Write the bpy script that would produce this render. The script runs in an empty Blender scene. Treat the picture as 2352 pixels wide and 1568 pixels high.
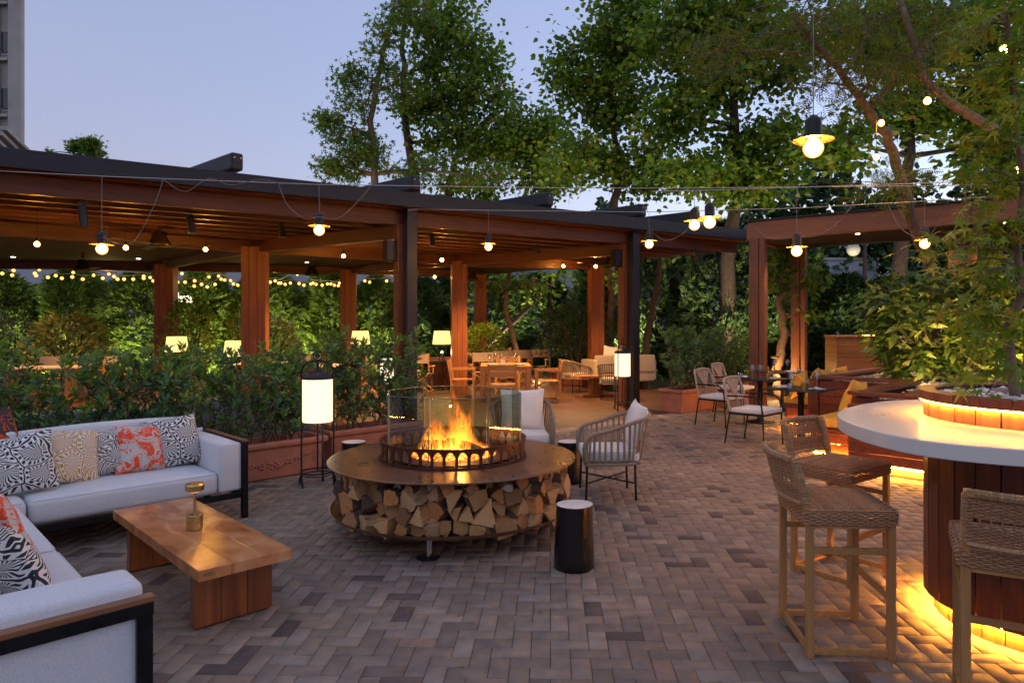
import bpy, math, random
import numpy as np
from mathutils import Vector, Matrix
R=math.radians; PI=math.pi
sc=bpy.context.scene; col=sc.collection
EYE=1.65
# ---------------- camera
cd=bpy.data.cameras.new('camera'); cam=bpy.data.objects.new('camera',cd); col.objects.link(cam)
cam.location=(0,0,EYE); cam.rotation_euler=(R(90),0,0)
cd.sensor_width=36; cd.lens=24.0; cd.shift_x=-.0211; cd.shift_y=-.0173; cd.clip_start=.05; cd.clip_end=1000
sc.camera=cam
# ---------------- sky: dusk, the sun just under the horizon
SUN_EL=R(-3); SUN_ROT=R(60)
w=bpy.data.worlds.new("World"); sc.world=w; w.use_nodes=True
nt=w.node_tree; bg=nt.nodes['Background']
sky=nt.nodes.new('ShaderNodeTexSky'); sky.sky_type='NISHITA'; sky.sun_disc=False
sky.sun_elevation=SUN_EL; sky.sun_rotation=SUN_ROT; sky.air_density=1.0; sky.dust_density=.3; sky.ozone_density=1.5; sky.altitude=100
bg.inputs[1].default_value=3.0
bg2=nt.nodes.new('ShaderNodeBackground'); bg2.inputs[0].default_value=(.53,.64,.96,1); bg2.inputs[1].default_value=.345   # even dusk haze over the whole dome
nt.links.new(sky.outputs[0],bg.inputs[0]); ads=nt.nodes.new('ShaderNodeAddShader'); nt.links.new(bg.outputs[0],ads.inputs[0]); nt.links.new(bg2.outputs[0],ads.inputs[1]); nt.links.new(ads.outputs[0],nt.nodes['World Output'].inputs[0])
# last daylight from below the horizon: very weak, very soft
sd=bpy.data.lights.new('sun','SUN'); sd.energy=.2; sd.angle=R(60); sd.color=(.92,.88,1)
so=bpy.data.objects.new('sun',sd); col.objects.link(so); so.rotation_euler=(R(52),0,R(-25))
sc.view_settings.view_transform='Standard'; sc.view_settings.look='None'
sc.view_settings.exposure=0.38; sc.view_settings.gamma=1
cy=sc.cycles
cy.max_bounces=7; cy.diffuse_bounces=3; cy.glossy_bounces=3; cy.transmission_bounces=6; cy.transparent_max_bounces=16
cy.sample_clamp_indirect=3.0; cy.use_denoising=True; cy.caustics_reflective=False; cy.caustics_refractive=False
cy.use_adaptive_sampling=True; cy.adaptive_threshold=.02
try: cy.use_light_tree=True
except Exception: pass
# ---------------- helpers
def at(px,py,d): return Vector(((px-1225.6)/1568*d,d,EYE+(743.3-py)/1568*d))
def gr(px,py,z=0): return at(px,py,1568*(EYE-z)/(py-743.3))
class MB:
    def __init__(s): s.v=[];s.f=[];s.m=[]
    def add(s,vs,fs,mi=0):
        o=len(s.v); s.v+=[tuple(x) for x in vs]; s.f+=[tuple(i+o for i in f) for f in fs]; s.m+=[mi]*len(fs); return s
    def box(s,c,d,M=None,mi=0,rz=0):
        x,y,z=d[0]/2,d[1]/2,d[2]/2
        vs=[Vector(p) for p in ((-x,-y,-z),(x,-y,-z),(x,y,-z),(-x,y,-z),(-x,-y,z),(x,-y,z),(x,y,z),(-x,y,z))]
        if M is None: M=Matrix.Rotation(rz,3,'Z')
        vs=[M@v+Vector(c) for v in vs]
        return s.add(vs,[(0,3,2,1),(4,5,6,7),(0,1,5,4),(1,2,6,5),(2,3,7,6),(3,0,4,7)],mi)
    def bar(s,p,q,w,h,mi=0,up=(0,0,1)):
        p=Vector(p);q=Vector(q);x=(q-p); L=x.length; x.normalize()
        u=Vector(up)
        if abs(x.dot(u))>.98: u=Vector((1,0,0))
        y=u.cross(x).normalized(); z=x.cross(y)
        M=Matrix((x,y,z)).transposed()
        return s.box((p+q)/2,(L,w,h),M,mi)
    def tube(s,pts,r,n=6,closed=False,mi=0):
        P=[Vector(p) for p in pts]; m=len(P)
        rr=r if isinstance(r,(list,tuple)) else [r]*m
        t=[]
        for i in range(m):
            a=P[(i-1)%m] if (closed or i>0) else P[i]; b=P[(i+1)%m] if (closed or i<m-1) else P[i]
            d=(b-a); t.append(d.normalized() if d.length>1e-9 else Vector((0,0,1)))
        u=Vector((0,0,1)) if abs(t[0].z)<.9 else Vector((1,0,0))
        nrm=(u-t[0]*u.dot(t[0])).normalized(); vs=[]
        for i in range(m):
            nrm=(nrm-t[i]*nrm.dot(t[i]))
            nrm=nrm.normalized() if nrm.length>1e-6 else t[i].orthogonal().normalized()
            b=t[i].cross(nrm)
            for k in range(n):
                a=2*PI*k/n; vs.append(P[i]+(nrm*math.cos(a)+b*math.sin(a))*rr[i])
        fs=[]
        for i in range(m if closed else m-1):
            j=(i+1)%m
            for k in range(n): l=(k+1)%n; fs.append((i*n+k,i*n+l,j*n+l,j*n+k))
        if not closed: fs.append(tuple(range(n-1,-1,-1))); fs.append(tuple((m-1)*n+k for k in range(n)))
        return s.add(vs,fs,mi)
    def lathe(s,prof,n=32,c=(0,0,0),closed=False,mi=0):
        vs=[];m=len(prof)
        for (r,z) in prof:
            for k in range(n): a=2*PI*k/n; vs.append((c[0]+r*math.cos(a),c[1]+r*math.sin(a),c[2]+z))
        fs=[]
        for i in range(m if closed else m-1):
            j=(i+1)%m
            for k in range(n): l=(k+1)%n; fs.append((i*n+k,i*n+l,j*n+l,j*n+k))
        if not closed:
            if prof[0][0]>1e-4: fs.append(tuple(range(n-1,-1,-1)))
            if prof[-1][0]>1e-4: fs.append(tuple((m-1)*n+k for k in range(n)))
        return s.add(vs,fs,mi)
    def prism(s,poly,z0,z1,mi=0):
        n=len(poly)
        vs=[(p[0],p[1],z0) for p in poly]+[(p[0],p[1],z1) for p in poly]
        fs=[tuple(range(n-1,-1,-1)),tuple(range(n,2*n))]+[(i,(i+1)%n,n+(i+1)%n,n+i) for i in range(n)]
        return s.add(vs,fs,mi)
    def build(s,name,mat,parent=None,bevel=0,smooth=False,seg=2,sub=0):
        me=bpy.data.meshes.new(name); me.from_pydata(s.v,[],s.f)
        for mm in (mat if isinstance(mat,(list,tuple)) else [mat]): me.materials.append(mm)
        if any(s.m): me.polygons.foreach_set('material_index',s.m)
        if smooth: me.polygons.foreach_set('use_smooth',[True]*len(s.f))
        me.update()
        o=bpy.data.objects.new(name,me); col.objects.link(o)
        if parent is not None: o.parent=parent
        if bevel:
            b=o.modifiers.new('bevel','BEVEL'); b.width=bevel; b.segments=seg; b.limit_method='ANGLE'; b.angle_limit=R(40)
            if smooth or seg>2: b.harden_normals=False
        if sub:
            b=o.modifiers.new('sub','SUBSURF'); b.levels=sub; b.render_levels=sub
        return o
def npmesh(name,V,F,mat,parent=None,smooth=False):
    """V (N,3), F (M,k): one mesh straight from arrays"""
    me=bpy.data.meshes.new(name); V=np.asarray(V,np.float32); F=np.asarray(F,np.int32)
    me.vertices.add(len(V)); me.vertices.foreach_set('co',V.ravel())
    M,k=F.shape
    me.loops.add(M*k); me.loops.foreach_set('vertex_index',F.ravel())
    me.polygons.add(M); me.polygons.foreach_set('loop_start',np.arange(0,M*k,k,dtype=np.int32))
    try: me.polygons.foreach_set('loop_total',np.full(M,k,np.int32))
    except Exception: pass
    if smooth: me.polygons.foreach_set('use_smooth',np.ones(M,bool))
    me.materials.append(mat); me.update(calc_edges=True); me.validate()
    o=bpy.data.objects.new(name,me); col.objects.link(o)
    if parent is not None: o.parent=parent
    return o
def tag(o,label=None,cat=None,group=None,kind=None):
    if label: o['label']=label
    if cat: o['category']=cat
    if group: o['group']=group
    if kind: o['kind']=kind
    return o
def thing(name,label,cat,loc=(0,0,0),rz=0,group=None):
    o=bpy.data.objects.new(name,None); o.empty_display_size=.1; col.objects.link(o)
    o.location=loc; o.rotation_euler=(0,0,rz); return tag(o,label,cat,group)
_kids={}
def kids(o): return [c for c in bpy.data.objects if c.parent==o]
def dup(root,loc,rz=None,label=None,group=None,scale=None):
    def rec(o,par):
        c=o.copy(); col.objects.link(c); c.parent=par
        for k in kids(o): rec(k,c)
        return c
    c=rec(root,None); c.location=loc
    if rz is not None: c.rotation_euler=(0,0,rz)
    if label: c['label']=label
    if group: c['group']=group
    if scale is not None: c.scale=(scale,)*3 if not isinstance(scale,tuple) else scale
    return c
# ---------------- materials
def nodes(name):
    m=bpy.data.materials.new(name); m.use_nodes=True; t=m.node_tree; b=t.nodes['Principled BSDF']; return m,t,b
def N(t,typ,**kw):
    n=t.nodes.new('ShaderNode'+typ)
    for k,v in kw.items(): setattr(n,k,v)
    return n
def ramp(t,fac,stops,interp='LINEAR'):
    r=N(t,'ValToRGB'); r.color_ramp.interpolation=interp; e=r.color_ramp.elements
    while len(e)<len(stops): e.new(.5)
    for i,(p,c) in enumerate(stops): e[i].position=p; e[i].color=(*c,1) if len(c)==3 else c
    t.links.new(fac,r.inputs[0]); return r
def coords(t,scale=(1,1,1),kind='Object',rot=(0,0,0)):
    tc=N(t,'TexCoord'); mp=N(t,'Mapping'); mp.inputs['Scale'].default_value=scale; mp.inputs['Rotation'].default_value=rot
    t.links.new(tc.outputs[kind],mp.inputs[0]); return mp.outputs[0]
def bump(t,b,h,strength=.3,dist=.01):
    n=N(t,'Bump'); n.inputs['Strength'].default_value=strength; n.inputs['Distance'].default_value=dist
    t.links.new(h,n.inputs['Height']); t.links.new(n.outputs[0],b.inputs['Normal'])
def mixc(t,a,b_,f,mode='MULTIPLY'):
    n=N(t,'Mix',data_type='RGBA',blend_type=mode)
    for s_,v in ((0,f),(6,a),(7,b_)):
        if hasattr(v,'is_output') : t.links.new(v,n.inputs[s_])
        else: n.inputs[s_].default_value=v
    return n.outputs[2]
def island(t): return N(t,'NewGeometry').outputs['Random Per Island']
def math_(t,op,a,b=None,clamp=False):
    n=N(t,'Math',operation=op); n.use_clamp=clamp
    for i,v in ((0,a),(1,b)):
        if v is None: continue
        if hasattr(v,'is_output'): t.links.new(v,n.inputs[i])
        else: n.inputs[i].default_value=v
    return n.outputs[0]
def plain(name,c,rough=.5,metal=0,nscale=0,var=.25,bmp=0,spec=None,coat=0):
    m,t,b=nodes(name); b.inputs['Base Color'].default_value=(*c,1); b.inputs['Roughness'].default_value=rough; b.inputs['Metallic'].default_value=metal
    if coat: b.inputs['Coat Weight'].default_value=coat; b.inputs['Coat Roughness'].default_value=.08
    if nscale:
        n=N(t,'TexNoise'); n.inputs['Scale'].default_value=nscale; n.inputs['Detail'].default_value=6; t.links.new(coords(t),n.inputs[0])
        r=ramp(t,n.outputs[0],[(.3,tuple(x*(1-var) for x in c)),(.7,tuple(min(1,x*(1+var)) for x in c))]); t.links.new(r.outputs[0],b.inputs['Base Color'])
        rr=N(t,'MapRange'); rr.inputs[3].default_value=max(.03,rough-.12); rr.inputs[4].default_value=min(1,rough+.15); t.links.new(n.outputs[0],rr.inputs[0]); t.links.new(rr.outputs[0],b.inputs['Roughness'])
        if bmp: bump(t,b,n.outputs[0],bmp,.004)
    return m
def wood(name,c1,c2,axis='X',rough=.55,plank=0,scale=1.0,bmp=.15,coat=0,pl_axis=2):
    """streaky grain along one object axis; each loose board takes its own tone"""
    m,t,b=nodes(name); s=[14*scale]*3; s['XYZ'.index(axis)]=.9*scale
    co=coords(t,tuple(s)); isl=island(t)
    ad=N(t,'VectorMath',operation='ADD'); t.links.new(co,ad.inputs[0]); t.links.new(math_(t,'MULTIPLY',isl,37.0),ad.inputs[1])
    n=N(t,'TexNoise'); n.inputs['Scale'].default_value=1.6; n.inputs['Detail'].default_value=8; n.inputs['Distortion'].default_value=.9; t.links.new(ad.outputs[0],n.inputs[0])
    r=ramp(t,n.outputs[0],[(.28,c2),(.5,tuple((a+b_)/2 for a,b_ in zip(c1,c2))),(.72,c1)])
    v=N(t,'MapRange'); v.inputs[3].default_value=.72; v.inputs[4].default_value=1.18; t.links.new(isl,v.inputs[0])
    cc=N(t,'CombineColor'); [t.links.new(v.outputs[0],cc.inputs[i]) for i in range(3)]
    out=mixc(t,r.outputs[0],cc.outputs[0],1.0)
    h=n.outputs[0]
    if plank:
        tc=N(t,'TexCoord'); sp=N(t,'SeparateXYZ'); t.links.new(tc.outputs['Object'],sp.inputs[0])
        fr=math_(t,'FRACT',math_(t,'DIVIDE',sp.outputs[pl_axis],plank)); g=math_(t,'LESS_THAN',math_(t,'ABSOLUTE',math_(t,'SUBTRACT',fr,.5)),.47)
        gc=N(t,'MapRange'); gc.inputs[3].default_value=.25; gc.inputs[4].default_value=1; t.links.new(g,gc.inputs[0])
        c3=N(t,'CombineColor'); [t.links.new(gc.outputs[0],c3.inputs[i]) for i in range(3)]
        out=mixc(t,out,c3.outputs[0],1.0); h=math_(t,'ADD',math_(t,'MULTIPLY',n.outputs[0],.3),g)
    t.links.new(out,b.inputs['Base Color']); b.inputs['Roughness'].default_value=rough
    if coat: b.inputs['Coat Weight'].default_value=coat; b.inputs['Coat Roughness'].default_value=.12
    bump(t,b,h,bmp,.004); return m
def glow(name,c,s,sample=True):
    m,t,b=nodes(name); b.inputs['Base Color'].default_value=(*[x*.8 for x in c],1); b.inputs['Emission Color'].default_value=(*c,1); b.inputs['Emission Strength'].default_value=s
    b.inputs['Roughness'].default_value=.4
    m.cycles.emission_sampling='FRONT' if sample else 'NONE'
    return m
def leafmat(name,stops,trans=.35,rough=.42,scale=0):
    m,t,b=nodes(name); isl=island(t); r=ramp(t,isl,stops); c=r.outputs[0]
    if scale:
        n=N(t,'TexNoise'); n.inputs['Scale'].default_value=scale; t.links.new(coords(t),n.inputs[0])
        rr=ramp(t,n.outputs[0],[(.42,(.55,.6,.45)),(.58,(1.25,1.2,.9))]); c=mixc(t,c,rr.outputs[0],1.0)
    t.links.new(c,b.inputs['Base Color']); b.inputs['Roughness'].default_value=rough
    tr=N(t,'BsdfTranslucent'); t.links.new(mixc(t,c,(1.3,1.4,.6,1),1.0),tr.inputs[0])
    mx=N(t,'MixShader'); mx.inputs[0].default_value=trans; t.links.new(b.outputs[0],mx.inputs[1]); t.links.new(tr.outputs[0],mx.inputs[2])
    t.links.new(mx.outputs[0],t.nodes['Material Output'].inputs[0]); return m
def clearglass(name,tint=(.93,.97,.95),refl=.9,k0=.035,k1=.75):
    m=bpy.data.materials.new(name); m.use_nodes=True; t=m.node_tree; t.nodes.clear()
    o=N(t,'OutputMaterial'); tr=N(t,'BsdfTransparent'); tr.inputs[0].default_value=(*tint,1)
    g=N(t,'BsdfGlossy'); g.inputs['Roughness'].default_value=.02; g.inputs[0].default_value=(refl,refl,refl,1)
    lw=N(t,'LayerWeight'); lw.inputs[0].default_value=.5; mx=N(t,'MixShader'); t.links.new(math_(t,'ADD',math_(t,'MULTIPLY',math_(t,'POWER',lw.outputs['Facing'],3.0 if k0>.1 else 4.0),k1),k0),mx.inputs[0])
    t.links.new(tr.outputs[0],mx.inputs[1]); t.links.new(g.outputs[0],mx.inputs[2]); t.links.new(mx.outputs[0],o.inputs[0]); return m
M={}
M['teak']=wood('teak',(.58,.30,.10),(.38,.175,.05),'Z',.5)
M['teakx']=wood('teak_lengthwise',(.58,.30,.10),(.38,.175,.05),'X',.5)
M['column']=wood('stained_timber',(.30,.095,.024),(.17,.045,.012),'Z',.5,scale=.8)
M['joist']=wood('stained_joist',(.16,.050,.016),(.085,.023,.008),'X',.5,scale=.8)
M['soffit']=wood('dark_boarding',(.045,.018,.009),(.022,.009,.005),'X',.75,plank=.09,pl_axis=1)
M['rail']=wood('oiled_arm_rail',(.36,.16,.06),(.24,.09,.035),'X',.45)
M['ipe']=wood('red_hardwood',(.26,.065,.022),(.14,.032,.012),'X',.35,bmp=.1,coat=.2)
M['ipez']=wood('red_hardwood_upright',(.20,.058,.024),(.10,.026,.012),'Z',.35,bmp=.1,coat=.2)
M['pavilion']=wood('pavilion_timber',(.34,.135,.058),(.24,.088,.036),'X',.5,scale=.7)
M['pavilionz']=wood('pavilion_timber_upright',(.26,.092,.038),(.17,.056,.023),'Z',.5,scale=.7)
M['slab']=wood('burl_table_wood',(.58,.29,.085),(.27,.095,.025),'Y',.16,scale=.6,bmp=.04,coat=.6)
_m,t,b=nodes('burl_slab'); isl=island(t); ad=N(t,'VectorMath',operation='ADD'); t.links.new(coords(t,(1.6,2.6,2)),ad.inputs[0]); t.links.new(math_(t,'MULTIPLY',isl,19.0),ad.inputs[1])
n=N(t,'TexNoise'); n.inputs['Scale'].default_value=1.6; n.inputs['Detail'].default_value=8; n.inputs['Distortion'].default_value=1.6; t.links.new(ad.outputs[0],n.inputs[0])
r=ramp(t,n.outputs[0],[(.28,(.27,.085,.03)),(.44,(.47,.175,.06)),(.55,(.56,.235,.09)),(.68,(.66,.34,.15)),(.8,(.45,.165,.06))]); t.links.new(r.outputs[0],b.inputs['Base Color']); b.inputs['Roughness'].default_value=.2; b.inputs['Specular IOR Level'].default_value=.6; bump(t,b,n.outputs[0],.03,.004); M['slab']=_m
M['slabz']=wood('table_leg_wood',(.33,.105,.028),(.16,.042,.014),'Z',.25,scale=.5,bmp=.04,coat=.4)
M['steel']=plain('dark_grey_steel',(.017,.016,.021),.5,.1,8,.12)
M['black']=plain('black_metal',(.012,.012,.013),.4,.5,20,.3)
M['blacks']=plain('black_socket',(.02,.018,.016),.45,.3)
M['corten']=plain('brown_weathered_steel',(.20,.095,.052),.30,.45,5,.3,.08)
M['rust']=plain('rusty_steel',(.085,.026,.014),.5,.5,14,.35,.1)
M['terra']=plain('terracotta',(.37,.145,.095),.75,0,6,.16,.15)
M['soil']=plain('potting_soil',(.03,.02,.013),.95,0,30,.5,.5)
M['brass']=plain('brushed_brass',(.55,.38,.15),.3,1,30,.12)
M['iron']=plain('wrought_iron',(.018,.02,.026),.5,.4,40,.3,.1)
M['cable']=plain('steel_cable',(.5,.46,.42),.4,.6)
M['cord']=plain('grey_cord',(.22,.2,.18),.6)
M['stone']=plain('building_stone',(.40,.37,.33),.85,0,.6,.16,.2)
M['plaster']=plain('pale_plaster',(.42,.44,.47),.8,0,.4,.1)
M['pane']=plain('dark_pane',(.03,.035,.045),.1)
M['white']=plain('white_ceramic',(.75,.73,.7),.3)
M['counter']=plain('white_quartz',(.72,.69,.62),.28,0,1.5,.05)
M['rock']=plain('grey_rock',(.30,.28,.25),.85,0,9,.3,.6)
M['glass']=clearglass('clear_glass'); M['pglass']=clearglass('fire_glass',(.80,.86,.82))
M['canvas']=plain('beige_canvas',(.50,.40,.31),.85,0,25,.08,.1)
M['ochre']=plain('ochre_fabric',(.66,.36,.045),.85,0,9,.12,.2)
M['bark']=plain('tree_bark',(.075,.05,.036),.9,0,10,.4,.8)
M['bark2']=plain('smooth_pale_bark',(.20,.125,.08),.85,0,12,.35,.6)
M['twig']=plain('red_brown_twig',(.11,.055,.035),.8)
M['napkin']=plain('napkin_cloth',(.60,.50,.46),.9,0,30,.08,.1)
def fabric(name,c,sc_=220,var=.12):
    m,t,b=nodes(name); b.inputs['Roughness'].default_value=.9
    try: b.inputs['Sheen Weight'].default_value=.15
    except Exception: pass
    co=coords(t); n1=N(t,'TexNoise'); n1.inputs['Scale'].default_value=2.2; n1.inputs['Detail'].default_value=4; t.links.new(co,n1.inputs[0])
    v=N(t,'TexNoise'); v.inputs['Scale'].default_value=sc_; t.links.new(co,v.inputs[0])
    r=ramp(t,v.outputs[0],[(.35,tuple(x*(1-var) for x in c)),(.65,tuple(x*(1+var*.6) for x in c))])
    t.links.new(r.outputs[0],b.inputs['Base Color'])
    bump(t,b,math_(t,'ADD',math_(t,'MULTIPLY',v.outputs[0],.08),n1.outputs[0]),.35,.02); return m
M['sofa']=fabric('pale_grey_linen',(.66,.67,.68)); M['seatw']=fabric('offwhite_fabric',(.72,.70,.66)); M['graysofa']=fabric('grey_fabric',(.30,.30,.31))
def strands(name,c1,c2,rough=.7):
    m,t,b=nodes(name); n=N(t,'TexNoise'); n.inputs['Scale'].default_value=90; t.links.new(coords(t),n.inputs[0])
    r=ramp(t,n.outputs[0],[(.3,c2),(.7,c1)]); v=N(t,'MapRange'); v.inputs[3].default_value=.75; v.inputs[4].default_value=1.2; t.links.new(island(t),v.inputs[0])
    cc=N(t,'CombineColor'); [t.links.new(v.outputs[0],cc.inputs[i]) for i in range(3)]
    t.links.new(mixc(t,r.outputs[0],cc.outputs[0],1.0),b.inputs['Base Color']); b.inputs['Roughness'].default_value=rough; return m
M['wicker']=strands('woven_wicker',(.50,.27,.13),(.30,.145,.065)); M['rope']=strands('taupe_rope',(.29,.225,.16),(.19,.145,.10)); M['ropel']=strands('light_rope',(.46,.36,.28),(.32,.24,.18))
# ---- printed cushions
def shellprint(name,ink,ground,scale=5.0,seed=0.0):
    m,t,b=nodes(name); b.inputs['Roughness'].default_value=.9
    tc=N(t,'TexCoord'); sp=N(t,'SeparateXYZ'); t.links.new(tc.outputs['Object'],sp.inputs[0]); cb=N(t,'CombineXYZ')
    t.links.new(sp.outputs[0],cb.inputs[0]); t.links.new(sp.outputs[2],cb.inputs[1])
    ad=N(t,'VectorMath',operation='ADD'); t.links.new(cb.outputs[0],ad.inputs[0]); ad.inputs[1].default_value=(seed,seed*.7,0)
    nz=N(t,'TexNoise'); nz.inputs['Scale'].default_value=4.5; t.links.new(ad.outputs[0],nz.inputs[0])
    of=N(t,'VectorMath',operation='SCALE'); t.links.new(nz.outputs[1],of.inputs[0]); of.inputs['Scale'].default_value=.17
    a2=N(t,'VectorMath',operation='ADD'); t.links.new(ad.outputs[0],a2.inputs[0]); t.links.new(of.outputs[0],a2.inputs[1])
    vo=N(t,'TexVoronoi',voronoi_dimensions='2D',feature='F1'); vo.inputs['Scale'].default_value=scale; t.links.new(a2.outputs[0],vo.inputs[0])
    ve=N(t,'TexVoronoi',voronoi_dimensions='2D',feature='DISTANCE_TO_EDGE'); ve.inputs['Scale'].default_value=scale; t.links.new(a2.outputs[0],ve.inputs[0])
    df=N(t,'VectorMath',operation='SUBTRACT'); t.links.new(a2.outputs[0],df.inputs[0]); t.links.new(vo.outputs['Position'],df.inputs[1])
    s2=N(t,'SeparateXYZ'); t.links.new(df.outputs[0],s2.inputs[0])
    an=math_(t,'ARCTAN2',s2.outputs[1],s2.outputs[0])
    ln=math_(t,'GREATER_THAN',math_(t,'SINE',math_(t,'MULTIPLY',an,17.0)),.0)
    e=ve.outputs['Distance']
    outline=math_(t,'LESS_THAN',e,.028)
    band=math_(t,'MULTIPLY',math_(t,'GREATER_THAN',e,.065),math_(t,'LESS_THAN',e,.19))
    core=math_(t,'GREATER_THAN',e,.235); ring=math_(t,'MULTIPLY',math_(t,'GREATER_THAN',e,.22),math_(t,'LESS_THAN',e,.245))
    fine=math_(t,'GREATER_THAN',math_(t,'SINE',math_(t,'MULTIPLY',an,26.0)),.15)
    tot=math_(t,'MAXIMUM',outline,math_(t,'MAXIMUM',ring,math_(t,'MAXIMUM',math_(t,'MULTIPLY',band,ln),math_(t,'MULTIPLY',core,fine))))
    r=ramp(t,tot,[(.4,ground),(.6,ink)]); t.links.new(r.outputs[0],b.inputs['Base Color']); return m
def blotprint(name,ink,ground,thr=.53,scale=9.0):
    m,t,b=nodes(name); b.inputs['Roughness'].default_value=.9
    n=N(t,'TexNoise'); n.inputs['Scale'].default_value=scale; n.inputs['Detail'].default_value=1.5; n.inputs['Distortion'].default_value=1.2; t.links.new(coords(t),n.inputs[0])
    n2=N(t,'TexNoise'); n2.inputs['Scale'].default_value=26; t.links.new(coords(t),n2.inputs[0])
    vein=math_(t,'LESS_THAN',math_(t,'ABSOLUTE',math_(t,'SUBTRACT',n2.outputs[0],.5)),.012)
    stem=math_(t,'LESS_THAN',math_(t,'ABSOLUTE',math_(t,'SUBTRACT',n.outputs[0],.44)),.012)
    blob=math_(t,'MULTIPLY',math_(t,'GREATER_THAN',n.outputs[0],thr),math_(t,'SUBTRACT',1.0,vein))
    tot=math_(t,'MAXIMUM',blob,stem); r=ramp(t,tot,[(.4,ground),(.6,ink)]); t.links.new(r.outputs[0],b.inputs['Base Color']); return m
M['p_black']=shellprint('black_shell_print',(.02,.026,.036),(.76,.73,.67),5.6,.3); M['p_black2']=shellprint('black_shell_print_two',(.02,.026,.036),(.76,.73,.67),6.3,2.1)
M['p_gold']=shellprint('gold_shell_print',(.52,.27,.05),(.76,.71,.62),6.2,4.4); M['p_orange']=blotprint('orange_poppy_print',(.85,.075,.012),(.58,.54,.50),.505,6.5)
M['p_dark']=blotprint('dark_poppy_print',(.62,.07,.02),(.055,.035,.03),.55,7)
# ---- foliage
M['l_hedge']=leafmat('hedge_leaf',[(0,(.05,.13,.06)),(.5,(.095,.21,.085)),(.8,(.15,.27,.10)),(.93,(.20,.32,.05)),(1,(.26,.36,.06))],.3,.35)
M['l_cream']=leafmat('cream_leaf',[(0,(.10,.17,.04)),(.5,(.26,.32,.10)),(1,(.48,.50,.22))],.25,.35)
M['l_young']=leafmat('young_leaf',[(0,(.11,.22,.03)),(1,(.20,.32,.05))],.4)
M['l_cat']=leafmat('broad_leaf',[(0,(.065,.13,.02)),(.6,(.145,.245,.03)),(.9,(.24,.33,.045)),(.97,(.30,.32,.05)),(1,(.36,.22,.04))],.5,.42)
M['l_plane']=leafmat('lobed_leaf',[(0,(.07,.14,.02)),(.6,(.14,.24,.03)),(.9,(.21,.30,.045)),(1,(.34,.20,.04))],.5)
M['l_cedar']=leafmat('conifer_spray',[(0,(.055,.11,.02)),(.6,(.12,.21,.03)),(1,(.20,.29,.04))],.3,.6)
M['l_dark']=leafmat('dark_spray',[(0,(.025,.06,.025)),(.6,(.055,.115,.035)),(1,(.11,.18,.045))],.25,.5)
M['l_maple']=leafmat('maple_leaf',[(0,(.10,.17,.012)),(.6,(.19,.27,.018)),(.9,(.30,.34,.025)),(1,(.26,.13,.02))],.45,.45)
M['l_feather']=leafmat('feathery_leaf',[(0,(.07,.12,.014)),(1,(.22,.23,.03))],.45)
M['l_auc']=leafmat('variegated_leaf',[(0,(.045,.10,.025)),(.4,(.10,.18,.035)),(.75,(.26,.31,.06)),(1,(.45,.45,.13))],.25,.3,scale=40)
M['l_silver']=leafmat('silvery_leaf',[(0,(.05,.07,.045)),(1,(.12,.14,.09))],.25)
# ---- lights
def globe(name,c,lo,hi):
    m,t,b=nodes(name); b.inputs['Base Color'].default_value=(.8,.6,.3,1); b.inputs['Emission Color'].default_value=(*c,1); lw=N(t,'LayerWeight'); lw.inputs[0].default_value=.5
    f_=math_(t,'POWER',math_(t,'SUBTRACT',1.0,lw.outputs['Facing']),7.0); t.links.new(math_(t,'ADD',math_(t,'MULTIPLY',f_,hi),lo),b.inputs['Emission Strength']); m.cycles.emission_sampling='FRONT'; return m
M['bulb']=globe('warm_bulb',(1,.46,.07),1.4,560); M['bulbs']=globe('small_warm_bulb',(1,.42,.05),1.5,1000)
M['fairy']=globe('fairy_bulb',(1,.42,.05),1.6,9)
M['shade']=glow('glowing_lampshade',(1,.80,.27),.95); M['lantern']=glow('glowing_lantern',(1,.86,.55),.98)
M['strip']=glow('led_strip',(1,.41,.05),270); M['strip3']=glow('led_ring_strip',(1,.40,.05),60); M['strip2']=glow('led_strip_soft',(1,.50,.08),14); M['spot']=glow('downlight',(1,.65,.3),12,False)
M['sign']=glow('sign_light',(1,.85,.6),3,False)
# leaf templates: (verts, tris)
def T_leaf(w=.4,fold=.12,curl=.15):
    V=np.array([(0,0,0),(.45,-w/2,fold),(.45,w/2,fold),(.5,0,0),(1,0,-curl)],float); return V,np.array([(0,1,3),(0,3,2),(1,4,3),(3,4,2)])
def T_heart(w=.85):
    V=np.array([(0,0,0),(.1,-w*.38,.03),(.45,-w/2,.05),(1,0,-.18),(.45,w/2,.05),(.1,w*.38,.03),(.4,0,-.03)],float)
    return V,np.array([(0,1,6),(1,2,6),(2,3,6),(3,4,6),(4,5,6),(5,0,6)])
def T_star(n=7,notch=.34,droop=.25):
    V=[(0.05,0,0)];F=[];sp=[-150,-100,-50,0,50,100,150] if n==7 else [-130,-62,0,62,130]
    ln=[.42,.68,.92,1,.92,.68,.42] if n==7 else [.55,.85,1,.85,.55]
    for i,a in enumerate(sp):
        V.append((math.cos(R(a))*ln[i],math.sin(R(a))*ln[i],-droop*ln[i]**2*.5))
        if i<len(sp)-1: b=(a+sp[i+1])/2; V.append((math.cos(R(b))*notch,math.sin(R(b))*notch,.03))
    for i in range(1,len(V)-1): F.append((0,i,i+1))
    return np.array(V,float),np.array(F)
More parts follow.
